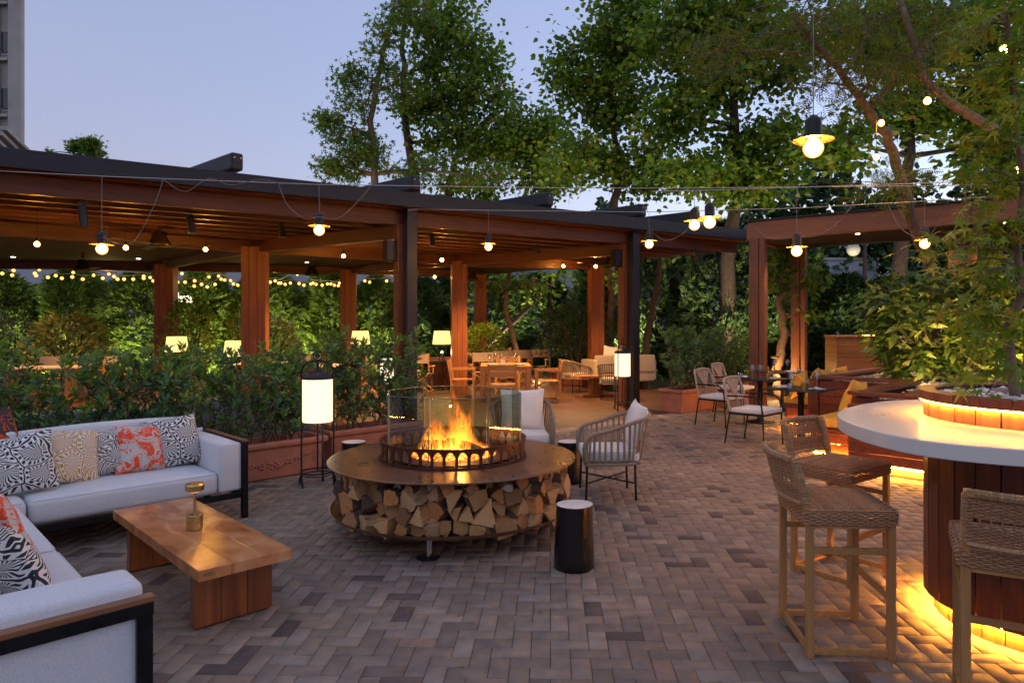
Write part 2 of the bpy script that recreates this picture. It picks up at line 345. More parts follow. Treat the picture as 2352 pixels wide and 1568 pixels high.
def T_feather(n=8):
    V=[];F=[]
    for i in range(n):
        x=.08+.9*i/n; l=.23*math.sin(PI*(i+1.5)/(n+2)); 
        for s in (-1,1):
            o=len(V); V+=[(x,0,-x*x*.25),(x+.02,s*l*.55,-x*x*.25-.02),(x+.06,s*l,-x*x*.25-.05),(x+.075,s*l*.5,-x*x*.25-.02)]; F+=[(o,o+1,o+2),(o,o+2,o+3)]
    return np.array(V,float),np.array(F)
def T_spray():
    V=[];F=[]
    for a in (-50,-25,0,25,50):
        o=len(V); c,s=math.cos(R(a)),math.sin(R(a)); L=1-abs(a)/120
        V+=[(0,0,0),(c*L*.6-s*.07,s*L*.6+c*.07,.03),(c*L,s*L,-.1),(c*L*.6+s*.07,s*L*.6-c*.07,.03)]; F+=[(o,o+1,o+2),(o,o+2,o+3)]
    return np.array(V,float),np.array(F)
def scatter(name,P,D,size,tmpl,mat,parent,rng,up=.6,jit=.5):
    """leaves at points P pointing along D (N,3), sizes (N,)"""
    P=np.asarray(P,float);D=np.asarray(D,float); n=len(P); D=D+rng.normal(0,jit,(n,3)); D/=np.linalg.norm(D,axis=1)[:,None]+1e-9
    U=np.tile((0,0,1.0),(n,1))*up+rng.normal(0,.5,(n,3)); Y=np.cross(U,D); Y/=np.linalg.norm(Y,axis=1)[:,None]+1e-9; Z=np.cross(D,Y)
    V,F=tmpl; S=np.broadcast_to(np.asarray(size,float),(n,)) if np.ndim(size) else np.full(n,size)
    S=S*rng.uniform(.7,1.2,n)
    W=P[:,None,:]+S[:,None,None]*(V[None,:,0,None]*D[:,None,:]+V[None,:,1,None]*Y[:,None,:]+V[None,:,2,None]*Z[:,None,:])
    FF=F[None]+(np.arange(n)*len(V))[:,None,None]
    return npmesh(name,W.reshape(-1,3),FF.reshape(-1,3),mat,parent)
def curve_pts(a,b,sag=0,n=10,side=(0,0,0)):
    a=Vector(a);b=Vector(b); return [a.lerp(b,i/n)+Vector((0,0,-sag))*4*(i/n)*(1-i/n)+Vector(side)*4*(i/n)*(1-i/n) for i in range(n+1)]
def lamp(name,loc,power,color=(1,.6,.25),r=.05,typ='POINT',rot=None,spot=None,parent=None):
    l=bpy.data.lights.new(name,typ); l.energy=power; l.color=color
    if typ in('POINT','SPOT'): l.shadow_soft_size=r
    if spot: l.spot_size=R(spot); l.spot_blend=.6
    o=bpy.data.objects.new(name,l); col.objects.link(o); o.location=loc
    if rot: o.rotation_euler=rot
    if parent is not None: o.parent=parent
    return o
def aim(o,target):
    d=Vector(target)-o.location; o.rotation_euler=d.to_track_quat('-Z','Y').to_euler()
# ================= SETTING
def inpoly(x,y,P):
    c=False;n=len(P)
    for i in range(n):
        x1,y1=P[i];x2,y2=P[(i+1)%n]
        if (y1>y)!=(y2>y) and x<(x2-x1)*(y-y1)/(y2-y1)+x1: c=not c
    return c
def seg_poly(p,d,P):
    """the stretch of the line p+t*d inside a convex polygon"""
    ts=[];n=len(P)
    for i in range(n):
        a=Vector(P[i]);b=Vector(P[(i+1)%n]); e=b-a; den=d.x*e.y-d.y*e.x
        if abs(den)<1e-9: continue
        t=((a-p).x*e.y-(a-p).y*e.x)/den; s=((a-p).x*d.y-(a-p).y*d.x)/den
        if 0<=s<=1: ts.append(t)
    return (min(ts),max(ts)) if len(ts)>1 else None
# ground under everything
gm=plain('earth',(.06,.05,.035),.95,0,2,.4,.4)
tag(MB().box((0,60,-.09),(400,400,.1)).build('ground',gm),kind='structure')
jm=plain('joint_sand',(.045,.036,.032),.95,0,40,.3,.4)
# herringbone brick paving
UW=.0986; YAW=R(-1.41); cyw,syw=math.cos(YAW),math.sin(YAW)
DP=Vector((.22,10.66)); DD=Vector((.75,.66)).normalized(); DN=Vector((-DD.y,DD.x))
def deckside(x,y): return (Vector((x,y))-DP).dot(DN)
Vb=[];Fb=[];rng=np.random.default_rng(3)
def brick(cx,cy,lx,ly,z=0,M2=None):
    hx,hy=lx/2-.0016,ly/2-.0016; c=.0028
    dz=z+rng.uniform(-.0012,.0012); tl=rng.normal(0,.0012,2)
    loc=[(-hx,-hy,-.012),(hx,-hy,-.012),(hx,hy,-.012),(-hx,hy,-.012),(-hx,-hy,-c),(hx,-hy,-c),(hx,hy,-c),(-hx,hy,-c),
         (-hx+c,-hy+c,0),(hx-c,-hy+c,0),(hx-c,hy-c,0),(-hx+c,hy-c,0)]
    o=len(Vb)
    for (x,y,zz) in loc:
        zt=zz+dz+(x*tl[0]+y*tl[1] if zz>-.01 else 0)
        X,Y=cx+x,cy+y
        Vb.append((X*M2[0]-Y*M2[1]+M2[2],X*M2[1]+Y*M2[0]+M2[3],zt))
    for a,b_ in ((0,4),(4,8)):
        for k in range(4): l=(k+1)%4; Fb.append((o+a+k,o+a+l,o+b_+l,o+b_+k))
    Fb.append((o+8,o+9,o+10,o+11))
M2=(cyw,syw,0,0)
def keep(x,y):
    X,Y=x*cyw-y*syw,x*syw+y*cyw
    if not(2.2<Y<17): return False
    if X<-.80*Y-1.6 or X>.76*Y+1.6: return False
    return deckside(X,Y)<-.30
for j in range(22,175):
    y0=3.18+(j-31)*UW
    for i in range(-160,150):
        c=(i+(j-31)+1)%4
        if c==0 and keep((i+1)*UW,y0): brick((i+1)*UW,y0+UW/2,2*UW,UW,0,M2)
        elif c==2 and keep((i+.5)*UW,y0+UW): brick((i+.5)*UW,y0+UW,UW,2*UW,0,M2)
bm_,t,b=nodes('paving_brick')
isl=island(t)
r=ramp(t,isl,[(0,(.09,.066,.06)),(.05,(.13,.092,.078)),(.10,(.215,.168,.126)),(.5,(.258,.198,.148)),(.85,(.292,.228,.175)),(.95,(.335,.27,.212)),(1,(.30,.198,.135))])
n=N(t,'TexNoise'); n.inputs['Scale'].default_value=9; n.inputs['Detail'].default_value=5; co=coords(t); t.links.new(co,n.inputs[0])
r2=ramp(t,n.outputs[0],[(.3,(.78,.78,.8)),(.7,(1.15,1.12,1.1))]); c1=mixc(t,r.outputs[0],r2.outputs[0],1.0)
n2=N(t,'TexNoise'); n2.inputs['Scale'].default_value=240; t.links.new(co,n2.inputs[0]); r3=ramp(t,n2.outputs[0],[(.30,(.6,.58,.57)),(.42,(1,1,1))])
n3=N(t,'TexNoise'); n3.inputs['Scale'].default_value=.7; n3.inputs['Detail'].default_value=3; t.links.new(co,n3.inputs[0]); r4=ramp(t,n3.outputs[0],[(.35,(.82,.82,.86)),(.65,(1.08,1.05,1.0))])
t.links.new(mixc(t,mixc(t,c1,r3.outputs[0],.8),r4.outputs[0],1.0),b.inputs['Base Color']); b.inputs['Roughness'].default_value=.76
bump(t,b,math_(t,'ADD',math_(t,'MULTIPLY',n2.outputs[0],.5),n.outputs[0]),.28,.004)
tag(npmesh('brick_paving',Vb,Fb,bm_),kind='structure')
# soldier course at the terrace edge
Vb=[];Fb=[]; a_=math.atan2(DD.y,DD.x)
for row,(w_,off) in enumerate(((.10,-.10),(.20,-.255))):
    for k in range(-70,75):
        L=.2 if row==0 else .1
        x=k*(L+.0); 
        if -5<x<6: brick(x,off,L,w_,0,(math.cos(a_),math.sin(a_),DP.x,DP.y))
tag(npmesh('edging_bricks',Vb,Fb,plain('pale_edging_brick',(.36,.27,.20),.7,0,9,.25,.2)),kind='structure')
tag(MB().prism([(-30,0),(30,0),(30,30),(-30,30)],-.035,-.006).build('paving_bed',jm),kind='structure')
# terrace floor under the pergola: small brown setts in straight rows
dm,t,b=nodes('terrace_setts'); br=N(t,'TexBrick'); br.inputs['Scale'].default_value=1; br.inputs['Brick Width'].default_value=.3; br.inputs['Row Height'].default_value=.075
br.inputs['Mortar Size'].default_value=.007; br.inputs['Color1'].default_value=(.165,.085,.052,1); br.inputs['Color2'].default_value=(.095,.045,.03,1); br.inputs['Mortar'].default_value=(.035,.02,.014,1)
t.links.new(coords(t,rot=(0,0,R(-8))),br.inputs[0]); n=N(t,'TexNoise'); n.inputs['Scale'].default_value=5; t.links.new(coords(t),n.inputs[0]); r=ramp(t,n.outputs[0],[(.3,(.75,.75,.75)),(.7,(1.2,1.15,1.1))])
t.links.new(mixc(t,br.outputs[0],r.outputs[0],1.0),b.inputs['Base Color']); b.inputs['Roughness'].default_value=.45; bump(t,b,br.outputs[1],-.3,.004)
def dl(t_,o_): p=DP+DD*t_+DN*o_; return (p.x,p.y)
tag(MB().prism([dl(-16,-.045),dl(14,-.045),dl(14,16),dl(-16,16)],-.03,0).build('terrace_floor',dm),kind='structure')
lawnm=plain('lawn_green',(.035,.09,.02),.9,0,60,.5,.5)
tag(MB().prism([(-3,22.5),(9,17.5),(24,20),(24,34),(-4,34)],-.03,.02).build('lawn',lawnm),kind='structure')

# ---------------- big pergola
U=Vector((.8407,.5415)); Pn=Vector((-.5415,.8407)); FL=Vector((-8.6,6.43)); E=Vector((4.86,15.1))
ROOF=[tuple(FL),tuple(E),(-1.2,21.2),(-14.5,16.6),(-18,11.5)]
pg=thing('pergola','large dark steel and stained timber pergola roof over the dining terrace','pergola',(0,0,0))
def beam(name,p,q,w_,h_,mat,par,bevel=.006):
    p=Vector(p);q=Vector(q);d=q-p;L=d.length
    o=MB().box((L/2,0,0),(L,w_,h_)).build(name,mat,par,bevel)
    o.matrix_local=Matrix.Translation(p)@Matrix.Rotation(math.atan2(d.y,d.x),4,'Z'); return o
def v3(v,z): return (v[0],v[1],z)
beam('steel_fascia',v3(FL,3.59),v3(E,3.59),.10,.23,M['steel'],pg)
beam('steel_fascia',v3(E+Pn*.07,3.58),(-1.2,21.2,3.58),.10,.20,M['steel'],pg)
MB().prism([tuple(Vector(p)*1.0) for p in ROOF],3.475,3.50).build('roof_boards',M['column'],pg)
# the far half has a flat boarded ceiling
def roofline(k): return seg_poly(FL+Pn*k,U,ROOF)
far=[tuple(FL+Pn*4.75+U*roofline(4.75)[0]),tuple(FL+Pn*4.75+U*roofline(4.75)[1]),(-1.2,21.2),(-14.5,16.6)]
MB().prism(far,3.20,3.26).build('boarded_ceiling',M['soffit'],pg)
k=.34
while k<4.7:
    a,b_=roofline(k); p=FL+Pn*k+U*(a+.1); q=FL+Pn*k+U*(b_-.1)
    beam('joist',v3(p,3.35),v3(q,3.35),.085,.235,M['joist'],pg); k+=.52
C={1:(-9.15,17.0),2:(-5.38,13.2),3:(-5.07,18.7),4:(-1.76,16.1),5:(-1.6,20.5),6:(1.58,17.3)}
A=Vector((-1.97,10.9)); B=Vector((1.98,13.5))
for q,wd in ((1,.44),(2,.44),(3,.42),(4,.36),(5,.34),(6,.34)):
    o=MB()
    for k2 in (-1,0,1): o.box((k2*wd/3,0,1.56),(wd/3-.004,wd,3.12))
    o=o.build('timber_column',M['column'],pg,.005); o.location=(*C[q],0); o.rotation_euler=(0,0,R(12))
for P_ in (A,B):
    o=MB().box((0,0,1.74),(.17,.17,3.48)).build('steel_post',M['steel'],pg,.006); o.location=v3(P_,0); o.rotation_euler=(0,0,R(33))
    o=MB().box((0,0,1.62),(.17,.17,3.24)).build('timber_post',M['column'],pg,.005); pp=P_+Vector((-.155,.10))*1.15; o.location=v3(pp,0); o.rotation_euler=(0,0,R(33))
def gird(a,b_,z=3.13): beam('girder',v3(a,z),v3(b_,z),.15,.22,M['joist'],pg)
gird(A+Vector((-.2,.16)),C[2]);gird(B+Vector((-.2,.16)),C[4]);gird(C[2],C[1]);gird(C[4],C[3]);gird(C[2],C[4],3.135);gird(C[4],C[6],3.125);gird((-13.2,16.9),C[3],3.12);gird(C[3],C[5],3.125);gird((-9.6,9.4),C[2],3.125)
def fx(px):
    m=(px-1225.6)/1568; t_=(m*FL.y-FL.x)/(U.x-m*U.y); return FL+U*t_
for px,dd in ((545,0),(955,0),(1262,0),(1283,.25),(1476,0),(1600,0)):
    p=fx(px)+Vector((-.05,.02)); q=p+Vector((-.75,.66))*2.6; p=p-Vector((-.75,.66))*(.1-dd)
    o=beam('rooftop_beam',v3(p,3.86),v3(q,3.86),.17,.24,M['steel'],pg,.03)
    MB().box((.28,0,-.15),(.05,.05,.07)).build('bracket',M['steel'],o)
    mb=MB()
    for yy in (-.045,.045): mb.lathe([(.0,-.004),(.011,-.004),(.011,.004),(.0,.004)],10)
    mb.v=[(-.003+v[2],(-.045 if i<40 else .045)+v[0],.05+v[1]) for i,v in enumerate(mb.v)]; mb.build('bolt_heads',M['cable'],o)
# recessed downlights of the boarded ceiling
for i,(px,py) in enumerate(((30,620),(318,660),(455,668),(705,654),(912,655),(985,672),(1275,677),(1010,676))):
    z=3.195; d=1568*(z-EYE)/(743.3-py*.92) if False else 1568*(z-EYE)/(743.3-(580+4*i%17+10))
    p=at(px,743.3-(z-EYE)*1568/d,d)
    if inpoly(p.x,p.y,far): MB().lathe([(.045,0),(.045,-.008)],14).build('downlight',M['spot'],pg).location=p
# warm light of the ceiling spots
for (x,y,pw) in ((-9,13.5,95),(-6.2,16.2,85),(-3.6,13.6,105),(-1.2,14.4,120),(-2.2,17.6,110),(1.0,15.2,120),(-7.4,10.9,70),(-12,15,22)):
    l=lamp('ceiling_spot_light',(x,y,3.08),pw*3.8,(1,.52,.18),.06,'SPOT',(0,0,0),125)
# small lamps under the roof that light the joists
# ---------------- timber pavilion on the side
pv=thing('timber_pavilion','brown timber pavilion frame with broad fascia beside the banquette','pavilion',(0,0,0))
F1=Vector((4.28,13.6)); F2=Vector((10.4,8.8)); pd=(F2-F1).normalized(); pb=Vector((-pd.y,pd.x))
beam('fascia',v3(F1,3.48),v3(F2,3.48),.12,.36,M['pavilion'],pv)
beam('fascia',v3(F1+pb*.06,3.47),v3(F1+pb*2.4,3.47),.12,.34,M['pavilion'],pv)
beam('cap_strip',v3(F1-pd*.03-pb*.02,3.675),v3(F2-pb*.02,3.675),.18,.03,M['steel'],pv)
q=[F1+pb*.08,F2+pb*.08,F2+pb*2.4,F1+pb*2.4]
MB().prism([tuple(p) for p in q],3.34,3.38).build('ceiling_boards',M['soffit'],pv)
for p,wd in ((F1+pd*.2,.30),(F1+pb*2.1+pd*.35,.30),(F1+pd*3.55+pb*.9,.42),(F2,.4),(F1+pd*5.2+pb*2.0,.8)):
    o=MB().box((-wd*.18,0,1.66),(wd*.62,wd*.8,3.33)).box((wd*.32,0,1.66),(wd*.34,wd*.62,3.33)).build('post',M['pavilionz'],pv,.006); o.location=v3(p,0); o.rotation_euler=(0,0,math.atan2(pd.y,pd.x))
for k in (.8,1.9,3.0,4.2):
    p=F1+pd*k+pb*.5; MB().lathe([(.04,0),(.04,-.008)],14).build('downlight',M['spot'],pv).location=v3(p,3.338)
    lamp('pavilion_spot_light',v3(p,3.3),95,(1,.58,.24),.04,'SPOT',(0,0,0),110)

# ---------------- buildings
sb=thing('stone_building','tall pale stone building with ribbed pilasters seen at the picture edge','building',(0,0,0))
f=MB().prism([(-37.3,50),(-46.6,62.5),(-60,62.5),(-50,50)],-2,38); f.build('wall',M['stone'],sb,.05)
g=MB()
for x0,x1,pr in ((-38.28,-37.28,.35),(-39.7,-39.0,.5),(-42.2,-41.2,.8)):
    g.box(((x0+x1)/2,50-pr/2,18),(x1-x0,pr,40))
    g.box(((x0+x1)/2,49.95-pr/2,12.2),(x1-x0+.5,pr+.3,1.0))
g.build('pilaster',M['stone'],sb,.06)
for zz in range(0,8):
    o=MB().box((-38.64,49.98,14.0+zz*4.1),(.6,.1,1.9)).build('window_frame',M['stone'],sb); MB().box((-38.64,49.9,14.0+zz*4.1),(.46,.08,1.5)).build('window_pane',M['pane'],o)
    MB().box((-38.64,49.8,12.7+zz*4.1),(.7,.35,.2)).build('window_sill',M['stone'],sb)
wg=MB(); wg.bar((-33.6,42.3,7),(-36.9,48.6,7),.5,13.2); wg.build('side_wing',M['stone'],sb)
wg=MB(); wg.bar((-33.4,42.3,13.5),(-36.6,48.8,13.5),.8,.3); wg.bar((-33.3,42.3,13.8),(-36.5,49.0,13.8),1.1,.25); wg.bar((-33.5,42.3,13.0),(-36.7,48.8,13.0),.65,.2); wg.build('cornice',M['stone'],sb,.03)
pbld=thing('pale_office_block','pale office block half hidden behind the tall trees','building',(0,0,0))
MB().box((24,52,4.5),(24,8,9)).build('wall',M['plaster'],pbld)
for i in range(6):
    for k in range(2):
        o=MB().box((14.5+i*3.6,47.97,2.5+k*3.6),(1.6,.1,1.7)).build('window_frame',M['white'],pbld); MB().box((14.5+i*3.6,47.9,2.5+k*3.6),(1.3,.08,1.4)).build('window_pane',M['pane'],o)
lw_=thing('garden_wall','long pale garden wall behind the hedges','wall',(0,0,0))
MB().box((-6,34,2.4),(46,.3,4.8)).build('wall_face',M['plaster'],lw_); MB().box((-6,34,4.86),(46.2,.42,.12)).build('coping',M['stone'],lw_)

# ---------------- trees
def tree(name,label,cat,trunk,r0,crowns,tmpl,ls,lmat,bark,per,spread,seed,group=None,up=.4,twigr=.012,jit=.6,pods=0):
    rg=np.random.default_rng(seed); rd=random.Random(seed); root=Vector(trunk[0])
    t_=thing(name,label,cat,root,0,group)
    T=[Vector(p)-root for p in trunk]; mb=MB(); n=len(T)
    tr=[]  # resample with wobble
    for i in range(n-1):
        for k in range(5):
            p=T[i].lerp(T[i+1],k/5); tr.append(p+Vector((rd.uniform(-1,1),rd.uniform(-1,1),0))*r0*.25)
    tr.append(T[-1]); m=len(tr)
    mb.tube(tr,[max(.02,r0*(1-.75*i/m)) for i in range(m)],8)
    nodes_=[(p,r0*(1-.75*i/m)) for i,p in enumerate(tr) if i>m*.25]
    P=[];D=[]
    for (c,rad,ncl) in crowns:
        c=Vector(c)-root
        cand=sorted(nodes_,key=lambda q:(q[0]-c).length+max(0,(q[0].z-c.z+.3*abs(rad[2])))*2)[0]
        mid=cand[0].lerp(c,.5)+Vector((rd.uniform(-1,1),rd.uniform(-1,1),rd.uniform(-.2,.8)))*.12*(c-cand[0]).length
        L=[]; K=8
        for k in range(K+1):
            u_=k/K; L.append(cand[0]*(1-u_)**2+mid*2*u_*(1-u_)+c*u_*u_)
        rr=[max(.014,cand[1]*.55*(1-.8*k/K)) for k in range(K+1)]
        mb.tube(L,rr,6); loc=[(p,r_) for p,r_ in zip(L[2:],rr[2:])]
        for q in range(ncl):
            v=rg.normal(0,1,3); v/=np.linalg.norm(v); v*=rg.uniform(.35,1)**.5
            e=c+Vector((v[0]*rad[0],v[1]*rad[1],v[2]*rad[2]))
            a=sorted(rd.sample(loc,min(len(loc),6)),key=lambda z:(z[0]-e).length)[0]
            md=a[0].lerp(e,.5)+Vector((rd.uniform(-1,1),rd.uniform(-1,1),rd.uniform(-.6,1)))*.14*(e-a[0]).length
            tw=[a[0],a[0].lerp(md,.6),md.lerp(e,.2),md.lerp(e,.6),e]
            mb.tube(tw,[min(a[1],.03+twigr)*.8,twigr*1.6,twigr*1.3,twigr,twigr*.5],4)
            if q%3==0: loc.append((md,twigr*1.3))
            d=(e-a[0]); d.normalize()
            for k in range(per):
                f_=rg.uniform(.35,1.08); base=a[0].lerp(e,f_) if f_<1 else e
                off=rg.normal(0,spread,3); P.append((base.x+off[0],base.y+off[1],base.z+off[2]*.7)); D.append((d.x*.4+off[0]/spread*.5,d.y*.4+off[1]/spread*.5,d.z*.3-.25))
    mb.build('trunk',bark,t_,smooth=True)
    scatter('crown',P,D,ls,tmpl,lmat,t_,rg,up,jit)
    if pods:
        pb_=MB(); 
        for k in range(pods):
            i=rg.integers(len(P)); x,y,z=P[i]; l_=rg.uniform(.25,.42); b2=rg.normal(0,.05,2)
            pb_.tube([(x,y,z),(x+b2[0],y+b2[1],z-l_*.5),(x+b2[0]*1.6,y+b2[1]*1.6,z-l_)],.008,3)
        tag(pb_.build('seed_pods',M['l_cat'],t_),kind='stuff')
    return t_
def A3(px,py,d): return tuple(at(px,py,d))
def cr(px,py,d,rx,ry,rz,n): return (A3(px,py,d),(rx*d/1568,ry,rz*d/1568),n)
H=T_heart(); S7=T_star(7); S5=T_star(5); LF=T_leaf()
GT='tall trees behind the pergola'
tree('plane_tree','airy pale green plane tree with thin open branches over the pergola','tree',[at(868,745,23.5)*1-Vector((0,0,EYE)),A3(864,430,23.5),A3(852,280,23.5),A3(880,120,23.5),A3(905,10,23.5)],.16,
 [cr(762,280,23.5,30,.7,30,16),cr(810,330,23.5,60,.8,50,24),cr(800,170,23.5,30,.7,30,12),cr(775,380,23.5,40,.6,22,14),cr(830,235,23.5,60,.9,60,17),cr(850,360,23.5,75,.9,45,19),cr(885,110,23.5,40,.9,90,22),cr(790,400,23.5,50,.8,14,10),cr(960,30,23.5,85,1,50,26),cr(930,190,23.5,60,1,70,20),cr(990,390,24,80,1,40,22),cr(1120,410,24,70,1,30,14)],
 S5,.14,M['l_plane'],M['bark2'],27,.22,11,GT)
tree('catalpa_tree','dense catalpa tree with hanging pods rising above the pergola middle','tree',[at(958,745,25.5)-Vector((0,0,EYE)),A3(955,430,25.5),A3(930,260,25.5),A3(925,120,25.5),A3(935,-20,25.5)],.2,
 [cr(1000,40,25.5,90,1.6,75,34),cr(1060,130,25.5,110,1.8,80,50),cr(1100,220,25.5,110,1.8,70,50),cr(980,240,25.5,60,1.2,60,24),cr(1060,330,25.5,105,1.6,60,38),cr(1180,300,25.5,70,1.4,60,24)],
 H,.18,M['l_cat'],M['bark'],42,.34,12,GT,pods=260)
tree('catalpa_tree','twin stemmed catalpa tree with a dark leafy crown meeting its neighbour','tree',[at(1032,745,26.5)-Vector((0,0,EYE)),A3(1030,430,26.5),A3(1055,340,26.5),A3(1130,260,26.5)],.19,
 [cr(1160,350,26.5,90,1.6,60,30),cr(1240,300,26.5,80,1.6,60,30),cr(1240,410,26.5,90,1.4,45,28),cr(1100,430,26.5,90,1.2,30,18)],
 H,.18,M['l_cat'],M['bark'],42,.34,13,GT,pods=80)
tree('catalpa_tree','broad catalpa tree with a forked trunk and yellowing leaves','tree',[at(1410,745,22)-Vector((0,0,EYE)),A3(1410,480,22),A3(1425,380,22),A3(1400,240,22),A3(1410,60,22)],.17,
 [cr(1330,160,22,75,1.5,75,32),cr(1420,90,22,95,1.7,80,48),cr(1400,230,22,120,1.7,70,48),cr(1320,360,22,90,1.5,60,34),cr(1470,380,22,100,1.5,70,38),cr(1450,20,22,90,1.5,50,26)],
 H,.18,M['l_cat'],M['bark'],42,.34,14,GT,pods=160)
tree('catalpa_tree','dark trunked tree whose crown fills the sky above the hanging lamps','tree',[at(1664,745,19.5)-Vector((0,0,EYE)),A3(1672,600,19.5),A3(1690,430,19.5),A3(1684,200,19.5),A3(1690,20,19.5)],.26,
 [cr(1560,90,19.5,110,1.7,80,46),cr(1680,40,19.5,130,1.8,80,54),cr(1640,190,19.5,110,1.6,60,40),cr(1560,270,19.5,80,1.4,60,26),cr(1760,340,19.5,110,1.5,60,36),cr(1800,120,19.5,110,1.6,90,46),cr(1600,400,19.5,100,1.4,45,32),cr(1740,430,19.5,90,1.3,35,26)],
 H,.18,M['l_cat'],M['bark'],42,.34,15,GT,pods=200)
tree('catalpa_tree','shadowy tall tree behind the pavilion roof','tree',[at(2062,745,17)-Vector((0,0,EYE)),A3(2070,560,17),A3(2085,400,17),A3(2100,200,17),A3(2100,0,17)],.22,
 [cr(2000,60,17,130,1.6,80,46),cr(2130,100,17,130,1.6,90,50),cr(2260,60,17,120,1.6,100,46),cr(2240,230,17,120,1.5,80,44),cr(2330,330,17,90,1.4,90,36),cr(2080,260,17,110,1.3,60,26),cr(1940,330,17,80,1.2,50,16)],
 H,.18,M['l_cat'],M['bark'],42,.34,16,GT)
tree('slim_tree','slim leaning tree with a lamplit trunk beyond the dining chairs','tree',[at(1182,745,21)-Vector((0,0,EYE)),A3(1184,800,21),A3(1160,700,21),A3(1166,640,21),A3(1200,560,21)],.11,
 [cr(1130,660,21,50,.8,24,8),cr(1230,650,21,60,.8,30,10),cr(1200,600,21,60,.8,30,8)],H,.16,M['l_cat'],M['bark2'],16,.2,17,'slim trees behind the terrace')
tree('slim_tree','dark sloping tree trunk crossing behind the leaning lamplit one','tree',[at(1095,745,23)-Vector((0,0,EYE)),A3(1110,800,23),A3(1200,720,23),A3(1270,650,23),A3(1300,600,23)],.13,
 [cr(1290,620,23,40,.8,24,6),cr(1240,680,23,40,.6,20,5)],H,.16,M['l_cat'],M['bark'],14,.2,18,'slim trees behind the terrace')
tree('slim_tree','pale double trunk standing beside the far timber column','tree',[at(1402,745,18.6)-Vector((0,0,EYE)),A3(1400,780,18.6),A3(1405,690,18.6),A3(1395,600,18.6),A3(1400,500,18.6)],.12,
 [cr(1420,640,18.6,30,.6,20,4),cr(1400,560,18.6,60,.6,30,8)],H,.16,M['l_cat'],M['bark2'],14,.2,19,'slim trees behind the terrace')
tree('slim_tree','leaning brown trunk beside the grey steel post','tree',[at(1475,745,17.5)-Vector((0,0,EYE)),A3(1486,780,17.5),A3(1510,650,17.5),A3(1525,560,17.5)],.12,
 [cr(1540,560,17.5,50,.6,30,8)],H,.16,M['l_cat'],M['bark'],14,.2,20,'slim trees behind the terrace')
tree('twisted_tree','twisted pale trunk lit from below between the pavilion posts','tree',[at(1790,745,15.2)-Vector((0,0,EYE)),A3(1785,850,15.2),A3(1800,760,15.2),A3(1790,690,15.2),A3(1826,640,15.2),A3(1830,570,15.2)],.13,
 [cr(1800,590,15.2,40,.7,26,9),cr(1850,650,15.2,36,.7,45,10),cr(1775,640,15.2,30,.7,40,8),cr(1840,720,15.2,20,.5,30,5)],H,.15,M['l_cat'],M['bark2'],18,.17,21)
tree('distant_tree','small round tree crown showing far beyond the pergola roof','tree',[at(205,745,48)-Vector((0,0,EYE)),A3(205,450,48),A3(205,340,48)],.3,
 [cr(183,338,48,17,.8,20,12),cr(213,330,48,18,.8,18,14),cr(210,352,48,32,.8,12,12),cr(111,350,48,4,.3,5,2)],S5,.24,M['l_cat'],M['bark'],26,.2,22)
# the foreground tree of the pebble bed, mostly bare twigs and feathery sprays
tree('feathery_tree','leaning smooth barked tree with feathery leaves rising from the pebble bed','tree',[at(2205,850,11.3)*1,A3(2150,640,11.2),A3(2090,500,10.8),A3(2066,400,10.2),A3(2035,310,9.7),A3(1985,240,9.3),A3(1900,130,8.8),A3(1820,30,8.6)],.115,
 [cr(1820,70,8.7,150,.9,50,20),cr(1700,120,8.8,120,.8,60,13),cr(1900,190,8.8,120,.9,60,15),cr(2050,150,9,120,.9,80,20),cr(2010,40,9,150,.9,45,18),cr(2150,60,9.1,110,.9,60,16),cr(2040,420,9.9,60,.6,40,10)],
 T_feather(),.27,M['l_feather'],M['bark2'],15,.2,23,up=.9,twigr=.006)
tb=thing('leaning_tree','slender bare leaning tree crossing the treetops behind the maple','tree',(0,0,0))
MB().tube([(8.6,9.3,.76),(8.3,9.0,1.8),(7.6,8.7,2.9),at(2400,360,8.4),at(2270,290,8.5),at(2180,235,8.6),at(2120,180,8.7),at(2095,90,8.8),at(2060,-20,8.9)],[.085,.08,.075,.066,.062,.055,.05,.042,.035],8).build('trunk',M['bark2'],tb,smooth=True)
# hedges behind the terrace
def shrub(name,label,cat,loc,rx,ry,h,n_,tmpl,ls,mat,seed,group=None,cone=.25,z0=.0):
    rg=np.random.default_rng(seed); t_=thing(name,label,cat,loc,0,group); P=[];D=[]
    u=rg.uniform(0,1,n_); th=rg.uniform(0,2*PI,n_); lump=1+.16*np.sin(th*3+u*9+seed)+.12*np.sin(th*5-u*14)
    rad=(1-cone*u-(u**6)*.75)*lump*(1-.45*rg.uniform(0,1,n_)**2)
    P=np.stack([np.cos(th)*rad*rx,np.sin(th)*rad*ry,z0+u*(h-z0)+rg.normal(0,.05,n_)],1); D=np.stack([np.cos(th),np.sin(th),rg.uniform(.1,.9,n_)],1)
    scatter('foliage',P,D,ls,tmpl,mat,t_,rg,.5,.45)
    mb=MB()
    for k in range(5):
        a=k*1.3; mb.tube([(0.05*math.cos(a),.05*math.sin(a),0),(rx*.3*math.cos(a),ry*.3*math.sin(a),h*.45),(rx*.5*math.cos(a),ry*.5*math.sin(a),h*.8)],[.04,.025,.01],5)
    mb.build('stems',M['bark'],t_); return t_
SP=T_spray()
c0=shrub('conifer_shrub','bright green conifer at the picture edge end of the boundary hedge','conifer',(-18.2,20.5,0),1.35,.9,3.3,4200,SP,.26,M['l_cedar'],31,'conifers of the boundary hedge')
